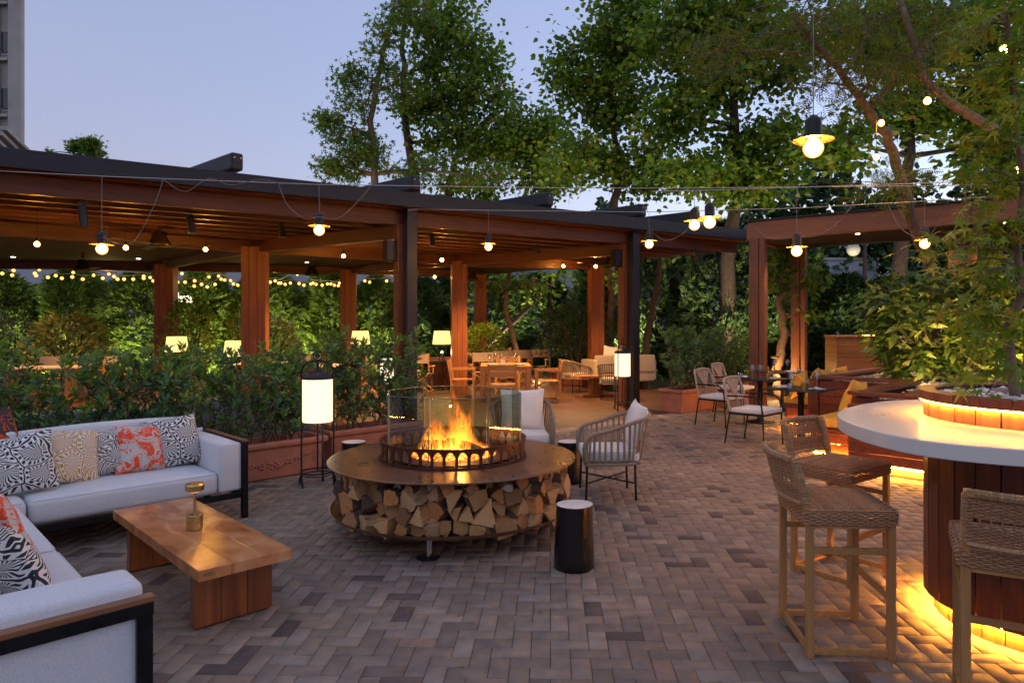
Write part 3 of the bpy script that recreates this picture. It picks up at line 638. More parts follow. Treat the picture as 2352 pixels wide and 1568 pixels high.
spots=[(-16.2,20.7,3.2,'fluffy conifer behind the silvery round shrub'),(-14.1,21.1,3.5,'conifer standing behind the variegated bush'),(-12.2,21.4,3.3,'conifer just past the variegated bush'),(-10.5,21.9,3.6,'conifer next to the first timber column'),(-8.7,22.3,3.4,'conifer behind the orange tree'),(-6.9,22.8,3.5,'conifer between the two broad timber columns'),(-5.3,23.2,3.2,'conifer behind the third timber column'),(-19.9,19.9,3.1,'conifer partly cut off by the picture edge')]
for i,(x,y,h,lb) in enumerate(spots): dup(c0,(x,y,0),i*1.7,lb,'conifers of the boundary hedge',(1.0+.07*(i%3),1.0,h/3.3))
d0=shrub('dark_hedge_shrub','dark evergreen seen through the open pergola bay','evergreen',(-2.2,25.5,0),1.8,1.2,4.1,5200,SP,.30,M['l_dark'],33,'dark evergreens behind the terrace',.15)
for i,(x,y,h,lb) in enumerate(((.2,25.2,3.4,'dark evergreen behind the director chairs'),(2.4,24.0,4.2,'dark evergreen behind the round potted bush'),(3.9,21.6,4.4,'dark evergreen beside the pale double trunk'),(5.6,20.6,4.6,'tall dark evergreen behind the terracotta planter shrub'),(7.3,19.6,4.3,'dark evergreen behind the steel roof end'),(8.5,18.6,2.9,'low dark evergreen inside the pavilion opening'),(10.2,18.0,3.0,'low dark evergreen under the globe lamp'),(11.8,17.2,3.6,'dark evergreen behind the feathery tree trunk'),(13.6,16.2,4.2,'dark evergreen behind the maple'),(-4.0,24.6,3.2,'dark evergreen between third and fourth timber columns'))):
    dup(d0,(x,y,0),i*1.9,lb,'dark evergreens behind the terrace',(.85,.9,h/4.1))
shrub('silvery_shrub','rounded silvery grey shrub before the hedge at the picture edge','shrub',(-12.6,16.6,0),1.1,.8,1.75,3000,LF,.09,M['l_silver'],41,cone=.1)
shrub('silvery_shrub','olive grey standard shrub between timber columns','shrub',(-6.6,17.2,0),.62,.5,1.75,2200,LF,.08,M['l_silver'],42,cone=.0,z0=.7)
shrub('variegated_bush','cream and green variegated bush in front of the hedge','bush',(-10.9,16.0,0),.85,.7,1.8,1500,LF,.19,M['l_cream'],43,cone=.1,z0=.5)
shrub('orange_tree','small orange tree with a few fruits near the first timber column','fruit tree',(-8.3,16.5,0),.6,.5,2.3,1100,LF,.13,M['l_cat'],44,cone=.2,z0=.6)
shrub('orange_tree','slender fruit tree behind the pair of lit lampshades','fruit tree',(-7.5,17.6,0),.5,.45,2.4,1000,LF,.13,M['l_cat'],45,cone=.3,z0=.5)
shrub('young_shrub','bright green rounded shrub left of the third timber column','shrub',(-5.0,16.9,0),.45,.4,1.35,1200,LF,.09,M['l_young'],46,cone=.2)
# far off wood closing the view
rg=np.random.default_rng(50); n_=30000
x=rg.uniform(-8,34,n_); z=rg.uniform(0,1,n_)**.8*(5.2+2.2*np.sin(x*.55)+1.3*np.sin(x*1.7+1)+np.clip((x-6)*.35,0,6)); y=38+rg.uniform(-1.5,1.5,n_)-x*.18
P=np.stack([x,y,z],1); D=rg.normal(0,1,(n_,3)); D[:,1]-=1
o=scatter('far_woods',P,D,.42,H,M['l_dark'],None,rg,.3,.4); tag(o,kind='stuff')
# up-lights of the garden
[aim(lamp('garden_uplight',q,300,(1,.84,.42),.03,'SPOT',None,120),(q[0],q[1]+1.6,q[2]+.9)) for q in ((-16.4,18.8,.3),(-14,19.2,.3),(-11.6,19.4,.3),(-9.4,19.9,.3),(-7.2,20.4,.3),(-4.8,21.2,.3))]
lamp('garden_uplight',(.1,20.2,.3),40,(1,.6,.25),.02); lamp('garden_uplight',tuple(at(1775,868,14.8)),40,(1,.6,.2),.02)
[aim(lamp('tree_uplight',q,pw_,(1,.82,.45),.05,'SPOT',None,105),(q[0]+dx,q[1]+2.2,9)) for q,dx,pw_ in (((-4.6,22.6,.3),.3,620),((-1.0,23.0,.3),.2,520),((2.6,20.2,.3),.2,620),((5.4,17.9,.3),.3,560),((8.6,15.9,.3),.4,520))]
gl=thing('globe_street_lamp','white globe street lamp on a thin pole seen under the pavilion roof','street lamp',(8.45,18,0))
MB().tube([(.28,0,0),(.28,0,3.0),(.28,0,4.0)],[.07,.05,.04],10).build('pole',M['steel'],gl); MB().lathe([(.001,3.43)]+[(.17*math.sin(PI*k/14),3.6-.17*math.cos(PI*k/14)) for k in range(1,14)]+[(.001,3.77)],24,(.0-.02,0,0)).build('globe',M['white'],gl,smooth=True)
MB().tube([(.28,0,3.3),(.1,0,3.38),(-.02,0,3.42)],.025,8).build('bracket',M['steel'],gl)
bp=thing('black_post','thin black lamp post standing in front of the dark evergreens','post',tuple(at(1263,745,21))[:2]+(0,)); MB().tube([(0,0,0),(0,0,3.1)],.06,10).box((0,-.03,1.4),(.2,.03,.03)).build('pole',M['black'],bp)
# ================= HANGING LAMPS, CABLES
CA=[at(-80,389,7.0),at(234,405,7.15),at(733,424,7.4),at(1300,432,7.5),at(1600,432,7.45),at(2200,426,7.3),at(2500,420,7.2)]
CB=[at(943,480,10.75),at(1122,483,10.2),at(1491,487,9.4),at(1830,478,8.5),at(2124,462,7.9),at(2352,446,7.3),at(2600,432,6.8)]
def cablething(name,label,cat,pts,r,mat,group=None):
    t_=thing(name,label,cat,pts[0],0,group); MB().tube([Vector(p)-Vector(pts[0]) for p in pts],r,6).build('wire',mat,t_,smooth=True); return t_
def ren(o,n): o.name=n; return o
c_=cablething('suspension_cable','long taut steel cable crossing above the pergola edge to the treetop','cable',CA,.0045,M['cable'],'steel cables carrying the hanging lamps')
c_=cablething('suspension_cable','steel cable stretched from the first steel post to the pavilion','cable',CB,.0045,M['cable'],'steel cables carrying the hanging lamps')
tb_=thing('turnbuckle','small turnbuckle hook holding the cable on the steel post','hook',at(940,482,10.76)); MB().tube([(0,0,0),(.06,-.02,0),(.14,-.05,0)],.012,6).box((.0,.03,0),(.04,.06,.03)).build('hook_body',M['cable'],tb_)
def polyat(C_,px):
    for a,b_ in zip(C_[:-1],C_[1:]):
        xa=a.x/a.y*1568+1225.6; xb=b_.x/b_.y*1568+1225.6
        if xa<=px<=xb:
            m=(px-1225.6)/1568; t_=(m*a.y-a.x)/((b_.x-a.x)-m*(b_.y-a.y)); return a.lerp(b_,t_)
def pendant(loc,drop,label,s=1.0,first=[None]):
    t_=thing('pendant_lamp',label,'pendant lamp',loc,0,'globe pendant lamps on the cables')
    MB().tube([(0,0,.17*s),(0,0,.17*s+drop)],.003,5).build('cord',M['cord'],t_)
    MB().lathe([(.012,.19),(.02,.185),(.042,.165),(.047,.15),(.047,.055),(.040,.05)],24).build('socket',M['blacks'],t_,smooth=False).scale=(s,s,s)
    MB().lathe([(.045,.062),(.115,.048),(.115,.044),(.045,.055)],32,closed=True).build('shade',plain_shade,t_,smooth=False).scale=(s,s,s)
    MB().lathe([(.001,-.058)]+[(.058*math.sin(PI*k/12),-.058*math.cos(PI*k/12)) for k in range(1,11)]+[(.03,.056)],20).build('bulb',M['bulb'],t_,smooth=True).scale=(s,s,s)
    MB().tube([(.02,0,.19*s),(.05,0,.21*s),(.045,.01,.17*s)],.003,5).build('hook',M['cord'],t_)
    return t_
plain_shade=plain('dull_brass_disc',(.26,.17,.08),.45,.8,20,.2)
pend=[(CA,234,572,'globe pendant lamp hanging in front of the dark roof joists above the sofa'),(CA,733,529,'globe pendant lamp with looped wire hanging above the floor lantern'),
 (CB,1122,567,'globe pendant lamp hanging just past the first steel post'),(CB,1491,561,'globe pendant lamp hanging right beside the second steel post'),
 (CA,1595,517,'upper of the two close pendant lamps, the one nearer the steel post'),(CA,1630,511,'larger of the two close pendant lamps, nearer the pavilion'),
 (CA,1830,577,'globe pendant lamp hanging between the first two pavilion posts'),(CB,2124,560,'pendant lamp half hidden by maple leaves beside the leaning trunk')]
for C_,px,py,lb in pend:
    p=polyat(C_,px)
    if px==1630: p=p+Vector((0,-.9,0)); p=Vector(((1630-1225.6)/1568*p.y,p.y,p.z-.31))
    z=EYE+(743.3-py)*p.y/1568; s=1.0
    t_=pendant((p.x,p.y,z),p.z-z-.17 if px!=1630 else .34,lb,1.0)
cablething('suspension_cable','short steel cable from which the larger of the two close lamps hangs','cable',[at(1500,440,6.4),at(1630,437,6.55),at(1900,428,6.5),at(2300,415,6.3)],.004,M['cable'],'steel cables carrying the hanging lamps')
p=at(1868,340,3.95); t_=pendant(tuple(p),2.6,'biggest and nearest pendant lamp hanging alone against the trees',1.0)
# festoon wires
for lb,ps in (('thin dark wire sagging from the cable over the sofa pendant lamp',[(234,545,7.1,0),(300,560,7.1,0),(350,480,7.1,0),(375,412,7.1,0)]),
  ('thin dark wire looping along the cable above the roof edge',[(375,412,7.1,0),(425,440,7.1,0),(480,410,7.1,0),(530,425,7.2,0),(600,412,7.2,0),(648,424,7.2,0)]),
  ('thin grey wire sagging to the lantern side pendant lamp and back up',[(640,424,7.3,0),(660,470,7.3,0),(700,502,7.3,0),(733,498,7.35,0),(775,502,7.4,0),(815,470,7.4,0),(850,430,7.4,0)]),
  ('thin grey wire sagging beside the second steel post lamp',[(1500,535,9.3,0),(1530,552,9.3,0),(1570,535,9.2,0),(1600,500,9.0,0)]),
  ('thin grey wire sagging from the roof end to the pavilion pendant lamp',[(1738,525,8.7,0),(1770,548,8.7,0),(1830,545,8.5,0),(1880,540,8.5,0),(1925,510,8.4,0),(1960,468,8.3,0)]),
  ('thin grey wire drooping across the pavilion fascia by the leaning trunk',[(2040,470,8.1,0),(2070,525,8.1,0),(2120,548,7.9,0),(2150,520,7.9,0),(2180,458,7.7,0)])):
    P_=[at(a,b_,c2) for a,b_,c2,_ in ps]; sm=[]
    for i in range(len(P_)-1):
        p0=P_[max(0,i-1)];p1=P_[i];p2=P_[i+1];p3=P_[min(len(P_)-1,i+2)]
        for k in range(6):
            u_=k/6; sm.append(.5*((2*p1)+(-p0+p2)*u_+(2*p0-5*p1+4*p2-p3)*u_*u_+(-p0+3*p1-3*p2+p3)*u_**3))
    sm.append(P_[-1]); cablething('festoon_wire',lb,'wire',sm,.0035,M['cord'],'thin wires looping between the hanging lamps')
# bare bulbs below the roof
bl=[(85,561,9.6,'bare bulb under the roof nearest the picture edge'),(289,569,10.4,'bare bulb under the roof just right of the sofa pendant'),(472,573,11.4,'bare bulb under the roof left of the broad timber column'),
(789,588,13.4,'bare bulb under the roof between the third column and the lantern pendant'),(909,588,12.0,'bare bulb glowing against the first steel post'),(1015,597,13.2,'bare bulb just right of the first steel post'),(998,636,18.2,'lower small bare bulb behind the first steel post'),
(1368,612,14.6,'bare bulb next to the ceiling fan by the second steel post'),(1294,611,16.5,'bare bulb left of the fan bulb'),(1212,607,17.2,'bare bulb in the middle of the far boarded ceiling')]
bb=None
for px,py,d,lb in bl:
    p=at(px,py,d)
    if bb is None:
        bb=thing('ceiling_bulb',lb,'light bulb',p,0,'bare bulbs under the pergola roof')
        MB().lathe([(.001,-.04)]+[(.04*math.sin(PI*k/10),-.04*math.cos(PI*k/10)) for k in range(1,9)]+[(.02,.038)],14).build('bulb',M['bulbs'],bb,smooth=True)
        MB().lathe([(.02,.038),(.022,.09),(.006,.1)],12).build('socket',M['blacks'],bb); MB().tube([(0,0,.1),(0,0,.55)],.004,5).build('cord',M['blacks'],bb)
    else: dup(bb,p,label=lb)
for px,py,d,lb in ((2130,232,6.5,'bulb at the fork of the thick bare branch'),(2024,283,7.5,'bulb beside the upper trunk of the feathery tree'),(2013,361,7.6,'lowest bulb on the feathery tree trunk'),(2306,114,5.6,'bulb high among the maple leaves'),(2340,392,5.8,'bulb half hidden among maple leaves near the picture edge')):
    dup(bb,at(px,py,d),label=lb,group='bulbs strung through the trees',scale=.9)
# fairy light strings far behind
def fairy(lb,pts,d0,d1):
    a=Vector(at(pts[0][0],pts[0][1]-7,d0)); t_=thing('string_light',lb,'string light',a,0,'strings of fairy bulbs along the hedge')
    W_=[]; 
    for i,(x,y) in enumerate(pts):
        d=d0+(d1-d0)*i/(len(pts)-1); W_.append(at(x,y,d)-a)
    MB().tube([w2+Vector((0,0,.10)) for w2 in W_],.008,4).build('wire',M['cord'],t_)
    ref=None
    for w2 in W_:
        if ref is None: ref=MB().lathe([(.001,-.045)]+[(.045*math.sin(PI*k/8),-.045*math.cos(PI*k/8)) for k in range(1,7)]+[(.01,.045)],10).build('bulb',M['fairy'],t_,smooth=True); ref.location=w2
        else: o=ref.copy(); col.objects.link(o); o.parent=t_; o.location=w2
fairy('string of fairy bulbs before the hedge at the picture edge',[(5,628),(28,632),(31,621),(80,628),(83,633),(90,619)],18,18.5)
fairy('string of fairy bulbs sagging between picture edge and first timber column',[(110,637),(128,633),(142,639),(166,636),(190,641),(236,639),(262,635),(270,641),(285,641),(306,641),(330,639),(352,645)],18.5,19)
fairy('upper short string of fairy bulbs above the long sagging one',[(168,626),(215,632),(250,629),(330,634),(345,637)],20,20)
fairy('string of fairy bulbs between the first and second timber columns',[(408,648),(425,648),(447,645),(446,657),(463,653),(476,659),(494,653),(508,641),(516,643),(536,652),(546,655)],19,20)
fairy('high string of fairy bulbs between the first two timber columns',[(418,628),(448,621),(480,636),(502,634),(530,644)],21,21)
fairy('string of fairy bulbs right of the broad timber column',[(613,641),(621,648),(632,645),(645,650),(655,653),(667,650),(687,651),(698,655),(714,652),(726,653),(740,655),(752,652),(768,655),(780,650)],20,21)
fairy('short string of fairy bulbs above the one right of the broad column',[(640,650),(683,630),(719,650),(760,652),(777,656)],21.5,21.5)
fairy('sparse string of fairy bulbs right of the third timber column',[(838,645),(849,648),(888,645),(925,652)],21,22)
for (x,y,z,pw) in ((-16,18,2.6,55),(-11.5,18.4,2.7,55),(-8,19.3,2.7,50),(-4.2,20.0,2.7,36)): lamp('fairy_string_light',(x,y,z),pw*.3,(1,.66,.2),.03)
# sign
sg=thing('lit_sign','small glowing white sign reading lea behind the first timber column','sign',at(404,694,20.5))
cu=bpy.data.curves.new('lettering','FONT'); cu.body='lea'; cu.size=.42; cu.extrude=.03; cu.offset=.004; cu.materials.append(M['sign'])
tmp=bpy.data.objects.new('tmp',cu); col.objects.link(tmp); bpy.context.view_layer.update(); me=bpy.data.meshes.new_from_object(tmp.evaluated_get(bpy.context.evaluated_depsgraph_get())); bpy.data.objects.remove(tmp); o=bpy.data.objects.new('lettering',me); col.objects.link(o); o.parent=sg; o.rotation_euler=(R(90),0,0)
# spot heads, fans, boxes
sp0=None
for px,py,d,lb in ((193,497,8.6,'black spot head on the joists above the sofa pendant'),(439,515,9.8,'black spot head second along the joists'),(648,527,11,'black spot head left of the lantern pendant'),(992,549,12.2,'black spot head right of the first steel post'),(1231,567,14,'black spot head midway between the steel posts'),(1600,590,14.2,'black spot head past the second steel post')):
    p=at(px,py,d)
    if sp0 is None:
        sp0=thing('ceiling_spotlight',lb,'spotlight',p,0,'black spot heads on the pergola joists'); MB().tube([(-.02,0,.11),(.02,-.02,-.13)],.052,14).build('body',M['blacks'],sp0); MB().box((0,0,.17),(.13,.06,.03)).box((0,0,.14),(.02,.02,.07)).build('mount',M['blacks'],sp0)
    else: dup(sp0,p,R(40*len(lb)%90),lb)
fan=None
for px,py,d,lb in ((367,566,11.3,'bronze ceiling fan nearest the sofa, seen above the first timber column'),(190,622,15,'ceiling fan over the picture edge side hedge'),(716,633,17,'ceiling fan between the broad and third timber columns'),(1084,645,19,'ceiling fan beside the fifth timber column'),(1402,612,15.8,'ceiling fan next to the second steel post')):
    p=at(px,py,d)
    if fan is None:
        fan=thing('ceiling_fan',lb,'ceiling fan',p,0,'ceiling fans under the pergola'); fm=plain('bronze_fan_metal',(.07,.045,.03),.35,.7)
        MB().lathe([(.17,.0),(.175,.03),(.16,.07),(.11,.14),(.10,.24),(.04,.25)],28).build('motor',fm,fan,smooth=True); MB().tube([(0,0,.27),(0,0,.46)],.02,8).lathe([(.10,.46),(.15,.52)],20).build('stem',fm,fan)
        for k in range(3): o=MB().box((.52,0,.03),(.85,.12,.012)).build('blade',fm,fan); o.rotation_euler=(R(9),0,R(120*k+14))
    else: dup(fan,p,R(37*len(lb)%120),lb)
for loc,rz,lb in ((A+Vector((-.34,.06)),R(33),'black box speaker mounted beside the first steel post'),(B+Vector((-.34,.06)),R(33),'grey box speaker mounted beside the second steel post')):
    t_=thing('box_speaker',lb,'speaker',v3(loc,2.82 if 'first' in lb else 2.95),rz,'box speakers on the steel posts'); MB().box((0,0,0),(.17,.15,.34)).build('cabinet',M['black'],t_,.01); MB().box((0,-.08,0),(.14,.012,.3)).build('grille',M['steel'],t_); MB().box((.2,.0,.1),(.2,.04,.05)).build('bracket',M['black'],t_)

# ================= FIRE TABLE
FC=Vector((-.66,5.62)); ft=thing('fire_table','round brown steel fire table with arched rim, glass screen and log store below','fire table',v3(FC,0))
MB().lathe([(.40,.553),(.985,.553),(1.0,.556),(1.0,.564),(.985,.567),(.40,.567)],96,closed=True).build('top_disc',M['corten'],ft)
MB().lathe([(.0,.150),(.90,.152),(.97,.175),(.985,.20),(.975,.20),(.955,.185),(.89,.163),(.0,.162)],80).build('lower_dish',M['corten'],ft,smooth=False)
MB().lathe([(.56,.16),(.56,.553)],48).build('drum',plain('inner_dark_steel',(.02,.014,.01),.8),ft)
def grille(R0,z0,z1,n=40,th=.008):
    mb=MB(); K=16
    def opening(fr):
        pil=.10
        if fr<pil or fr>1-pil: return None
        u_=(fr-.5)/(.5-pil); return z0+.018+(z1-z0-.036)*(.40+.60*math.sqrt(max(0,1-u_*u_)))
    for a in range(n):
        for k in range(K):
            f0,f1=k/K,(k+1)/K; t0=(a+f0)/n*2*PI; t1=(a+f1)/n*2*PI; m_=opening((f0+f1)/2)
            def seg(za,zb):
                for Rr,flip in ((R0,0),(R0-th,1)):
                    v=[(Rr*math.cos(t0),Rr*math.sin(t0),za),(Rr*math.cos(t1),Rr*math.sin(t1),za),(Rr*math.cos(t1),Rr*math.sin(t1),zb),(Rr*math.cos(t0),Rr*math.sin(t0),zb)]
                    mb.add(v,[(0,1,2,3) if not flip else (3,2,1,0)])
                for zz in (za,zb):
                    mb.add([(R0*math.cos(t0),R0*math.sin(t0),zz),(R0*math.cos(t1),R0*math.sin(t1),zz),((R0-th)*math.cos(t1),(R0-th)*math.sin(t1),zz),((R0-th)*math.cos(t0),(R0-th)*math.sin(t0),zz)],[(0,1,2,3)])
            seg(z0,z0+.018)
            if m_ is None: seg(z0+.018,z1)
            else: seg(m_,z1)
    return mb
grille(.59,.567,.716).build('arcade_rim',M['rust'],ft)
MB().lathe([(.58,.714),(.598,.714),(.598,.722),(.58,.722)],96,closed=True).lathe([(.575,.567),(.603,.567),(.603,.575),(.575,.575)],96,closed=True).build('rim_band',M['rust'],ft)
MB().lathe([(.0,.572),(.50,.572),(.51,.585),(.0,.585)],48).build('fire_bowl',M['rust'],ft)
a0=-90-11.3
for k in range(8):
    t0=R(a0+45*k+.9);t1=R(a0+45*(k+1)-.9); r_=.565
    p=Vector((r_*math.cos(t0),r_*math.sin(t0),.59));q=Vector((r_*math.cos(t1),r_*math.sin(t1),.59)); mid=(p+q)/2
    o=MB().box((0,0,.25),((q-p).length,.008,.50)).build('glass_panel',M['pglass'],ft); o.location=mid; o.rotation_euler=(0,0,math.atan2((q-p).y,(q-p).x))
    for e in (-1,1): MB().box((e*((q-p).length/2-.001),0,.25),(.002,.009,.50)).build('pane_edge',plain('green_glass_edge',(.22,.28,.24),.15) if k==0 and e<0 else bpy.data.materials['green_glass_edge'],o)
    MB().box((0,0,.502),((q-p).length,.008,.003)).build('pane_edge',bpy.data.materials['green_glass_edge'],o)
for k in range(10):
    for dx in (-.02,.02):
        a=R(a0+36*k+ (9 if dx>0 else 5)); rr=.93 if dx>0 else .78
        MB().lathe([(.009,.567),(.008,.571),(.0,.572)],10).build('bolt',M['steel'],ft).location=(rr*math.cos(a),rr*math.sin(a),0)
for a in (-96,24,144):
    x,y=.80*math.cos(R(a)),.80*math.sin(R(a)); o=MB().box((x,y,.10),(.012,.05,.13)).box((x+.016,y,.09),(.012,.045,.12)).tube([(x,y,.01),(x+.008,y,.10)],.010,8).build('foot',M['cable'],ft); MB().lathe([(.085,0),(.085,.006),(.02,.012)],24,(x,y,0)).build('foot_pad',M['iron'],o)
# fire: embers, burning logs and soft flames
fmx=nodes('flame'); m,t,b=fmx; t.nodes.remove(b); out=t.nodes['Material Output']
em=N(t,'Emission'); tr=N(t,'BsdfTransparent'); mx=N(t,'MixShader'); tc=N(t,'TexCoord'); sp=N(t,'SeparateXYZ'); t.links.new(tc.outputs['Generated'],sp.inputs[0])
rc=ramp(t,sp.outputs[2],[(0,(1,.46,.06)),(.3,(1,.25,.02)),(1,(1,.14,.008))]); t.links.new(rc.outputs[0],em.inputs[0])
st=ramp(t,sp.outputs[2],[(0,(1,1,1)),(.25,(.55,.55,.55)),(1,(.10,.10,.10))]); t.links.new(math_(t,'MULTIPLY',st.outputs[0],11.0),em.inputs[1])
lw=N(t,'LayerWeight'); lw.inputs[0].default_value=.5; fac=math_(t,'POWER',math_(t,'SUBTRACT',1.0,lw.outputs['Facing']),2.2)
nz=N(t,'TexNoise'); nz.inputs['Scale'].default_value=5; nz.inputs['Detail'].default_value=5; nz.inputs['Distortion'].default_value=.6; t.links.new(coords(t,(11,11,1.5)),nz.inputs[0]); ns=ramp(t,nz.outputs[0],[(.42,(0,0,0)),(.60,(1,1,1))])
fade=ramp(t,sp.outputs[2],[(0,(1,1,1)),(.35,(.7,.7,.7)),(1,(0,0,0))])
al=math_(t,'MULTIPLY',math_(t,'MULTIPLY',math_(t,'MULTIPLY',fac,ns.outputs[0]),fade.outputs[0]),.75)
t.links.new(al,mx.inputs[0]); t.links.new(tr.outputs[0],mx.inputs[1]); t.links.new(em.outputs[0],mx.inputs[2]); t.links.new(mx.outputs[0],out.inputs[0]); m.cycles.emission_sampling='NONE'; M['flame']=m
fire=thing('log_fire','orange flames rising from burning logs inside the glass screen','fire',v3(FC,.585)); rd=random.Random(5)
FX=[(-.17,-.02,.10,.34),(-.13,.05,.08,.24),(-.20,.02,.07,.20),(-.06,-.02,.09,.18),(.02,0,.11,.36),(.035,.02,.085,.56),(-.01,-.05,.07,.42),(-.10,-.05,.07,.33),(.06,-.04,.09,.30),(.10,.03,.08,.40),(.13,-.01,.09,.22),(.17,0,.09,.14),(.22,.03,.08,.12),(-.1,.10,.1,.28),(.05,.12,.1,.34),(.0,-.1,.1,.16),(.26,-.02,.06,.10),(-.25,.0,.06,.16),(-.02,.05,.07,.24),(.12,-.08,.07,.18)]
for x,y,r_,h_ in FX:
    prof=[(max(.002,r_*math.sin(PI*min(1,(k/14)**.55))*(1-.25*k/14)),h_*k/14) for k in range(15)]
    mb=MB().lathe(prof,14); ph=rd.uniform(0,6)
    mb.v=[(vx+.045*math.sin(vz*11+ph)*vz/h_*(h_/.3)*.6+.02*vz,vy+.03*math.cos(vz*9+ph)*vz/h_,vz) for vx,vy,vz in mb.v]
    mb.build('flame',M['flame'],fire,smooth=True).location=(x,y,.0)
em_,t,b=nodes('embers'); v=N(t,'TexVoronoi'); v.inputs['Scale'].default_value=40; t.links.new(coords(t),v.inputs[0]); r=ramp(t,v.outputs['Distance'],[(.2,(1,.32,.03)),(.6,(.25,.02,0))]); t.links.new(r.outputs[0],b.inputs['Emission Color']); b.inputs['Emission Strength'].default_value=5; b.inputs['Base Color'].default_value=(.03,.02,.02,1)
MB().lathe([(.0,.03),(.2,.025),(.33,.012),(.36,-.005)],32).build('ember_bed',em_,fire)
chm=plain('charred_wood',(.05,.03,.02),.9,0,30,.5,.5)
for x,y,a,tl in ((-.1,0,20,8),(.12,-.05,-35,10),(.0,.1,80,14)):
    o=MB().tube([(-.16,0,0),(0,0,.005),(.16,0,0)],[.04,.045,.04],9).build('burning_log',chm,fire); o.location=(x,y,.06); o.rotation_euler=(0,R(tl),R(a))
[lamp('fire_light',q,13,(1,.40,.08),.012,parent=fire) for q in ((-.16,0,.09),(.03,0,.10),(.05,.01,.26),(.17,0,.06))]
# firewood
lm=[wood('split_wood_face',(.38,.18,.07),(.17,.07,.026),'Y',.8,scale=1.6,bmp=.5),plain('firewood_bark',(.10,.06,.04),.9,0,30,.5,.8),wood('split_wood_end',(.42,.215,.09),(.20,.085,.032),'Z',.85,scale=2.6,bmp=.4)]
lg,t,b=nodes('split_wood'); isl=island(t); r=ramp(t,isl,[(0,(.16,.075,.03)),(.16,(.32,.16,.06)),(.36,(.52,.29,.12)),(.58,(.46,.19,.06)),(.72,(.28,.13,.05)),(.86,(.44,.27,.14)),(.96,(.40,.34,.27)),(1,(.50,.30,.14))],'CONSTANT')
n=N(t,'TexNoise'); n.inputs['Scale'].default_value=22; n.inputs['Detail'].default_value=7; n.inputs['Distortion'].default_value=1.5; t.links.new(coords(t,(1,.25,1)),n.inputs[0]); r2=ramp(t,n.outputs[0],[(.28,(.30,.26,.22)),(.42,(.85,.8,.75)),(.7,(1.3,1.25,1.2))]); t.links.new(mixc(t,r.outputs[0],r2.outputs[0],1.0),b.inputs['Base Color']); b.inputs['Roughness'].default_value=.85; bump(t,b,n.outputs[0],.8,.012)
lg2,t,b=nodes('split_wood_cut'); isl=island(t); r=ramp(t,isl,[(0,(.22,.11,.045)),(.16,(.42,.23,.09)),(.36,(.60,.35,.15)),(.58,(.50,.22,.07)),(.72,(.36,.18,.07)),(.86,(.54,.34,.17)),(.96,(.46,.39,.31)),(1,(.55,.34,.16))],'CONSTANT'); wv=N(t,'TexWave',wave_type='RINGS',rings_direction='Y'); wv.inputs['Scale'].default_value=26; wv.inputs['Distortion'].default_value=3; wv.inputs['Detail'].default_value=3; t.links.new(coords(t),wv.inputs[0]); r2=ramp(t,wv.outputs[0],[(.1,(.62,.58,.54)),(.6,(1.1,1.08,1.05))]); n=N(t,'TexNoise'); n.inputs['Scale'].default_value=18; n.inputs['Distortion'].default_value=2; t.links.new(coords(t),n.inputs[0]); r3=ramp(t,n.outputs[0],[(.30,(.3,.25,.2)),(.40,(1,1,1))]); t.links.new(mixc(t,mixc(t,r.outputs[0],r2.outputs[0],1.0),r3.outputs[0],1.0),b.inputs['Base Color']); b.inputs['Roughness'].default_value=.9; bump(t,b,n.outputs[0],.6,.01)
lm[0]=lg; lm[2]=lg2
rd=random.Random(9); cnt=0
def logmesh(kind,r_,L):
    """local Y is the length, the cut end faces -Y"""
    if kind==0: pr=[(-.5,-.42),(.5,-.42),(.05,.62)]; mats=[0,0,0]
    elif kind==1:
        a=[R(q) for q in (15,50,90,130,165)]; pr=[(0,-.55)]+[(math.cos(q)*.62,math.sin(q)*.62) for q in a]; mats=[0,1,1,1,1,0]
    elif kind==2: pr=[(-.5,-.4),(.42,-.45),(.55,.2),(.0,.5),(-.5,.35)]; mats=[0,0,0,0,1]
    else: pr=[(math.cos(2*PI*k/10)*.5,math.sin(2*PI*k/10)*.5) for k in range(10)]; mats=[1]*10
    pr2=[];m2=[]
    for i in range(len(pr)):
        x0,z0=pr[i];x1,z1=pr[(i+1)%len(pr)]
        for q in range(3): f_=q/3; j_=.035 if q else .0; pr2.append((x0+(x1-x0)*f_+rd.uniform(-j_,j_),z0+(z1-z0)*f_+rd.uniform(-j_,j_))); m2.append(mats[i])
    pr,mats=pr2,m2
    fx_,fz_=rd.uniform(.85,1.15),rd.uniform(.85,1.15); pr=[(x*r_*fx_,z*r_*fz_) for x,z in pr]; n=len(pr); K=5; mb=MB(); sk=[rd.uniform(-.012,.012) for _ in range(4)]; tp=rd.uniform(.8,1.05)
    vs=[];rings=K+1
    for k in range(rings):
        s_=1-(1-tp)*k/K; y=k/K*L
        for (x,z) in pr: vs.append((x*s_+sk[0]*math.sin(k*1.7)+rd.uniform(-.0025,.0025),y+(x*sk[2]*12+z*sk[3]*12 if k==0 else 0)+rd.uniform(-.003,.003),z*s_+sk[1]*math.sin(k*1.3)+rd.uniform(-.0025,.0025)))
    mb.v=vs
    for k in range(K):
        for i in range(n): j=(i+1)%n; mb.f.append((k*n+i,k*n+j,(k+1)*n+j,(k+1)*n+i)); mb.m.append(mats[i])
    mb.f.append(tuple(range(n-1,-1,-1))); mb.m.append(2); mb.f.append(tuple(K*n+i for i in range(n))); mb.m.append(2)
    return mb
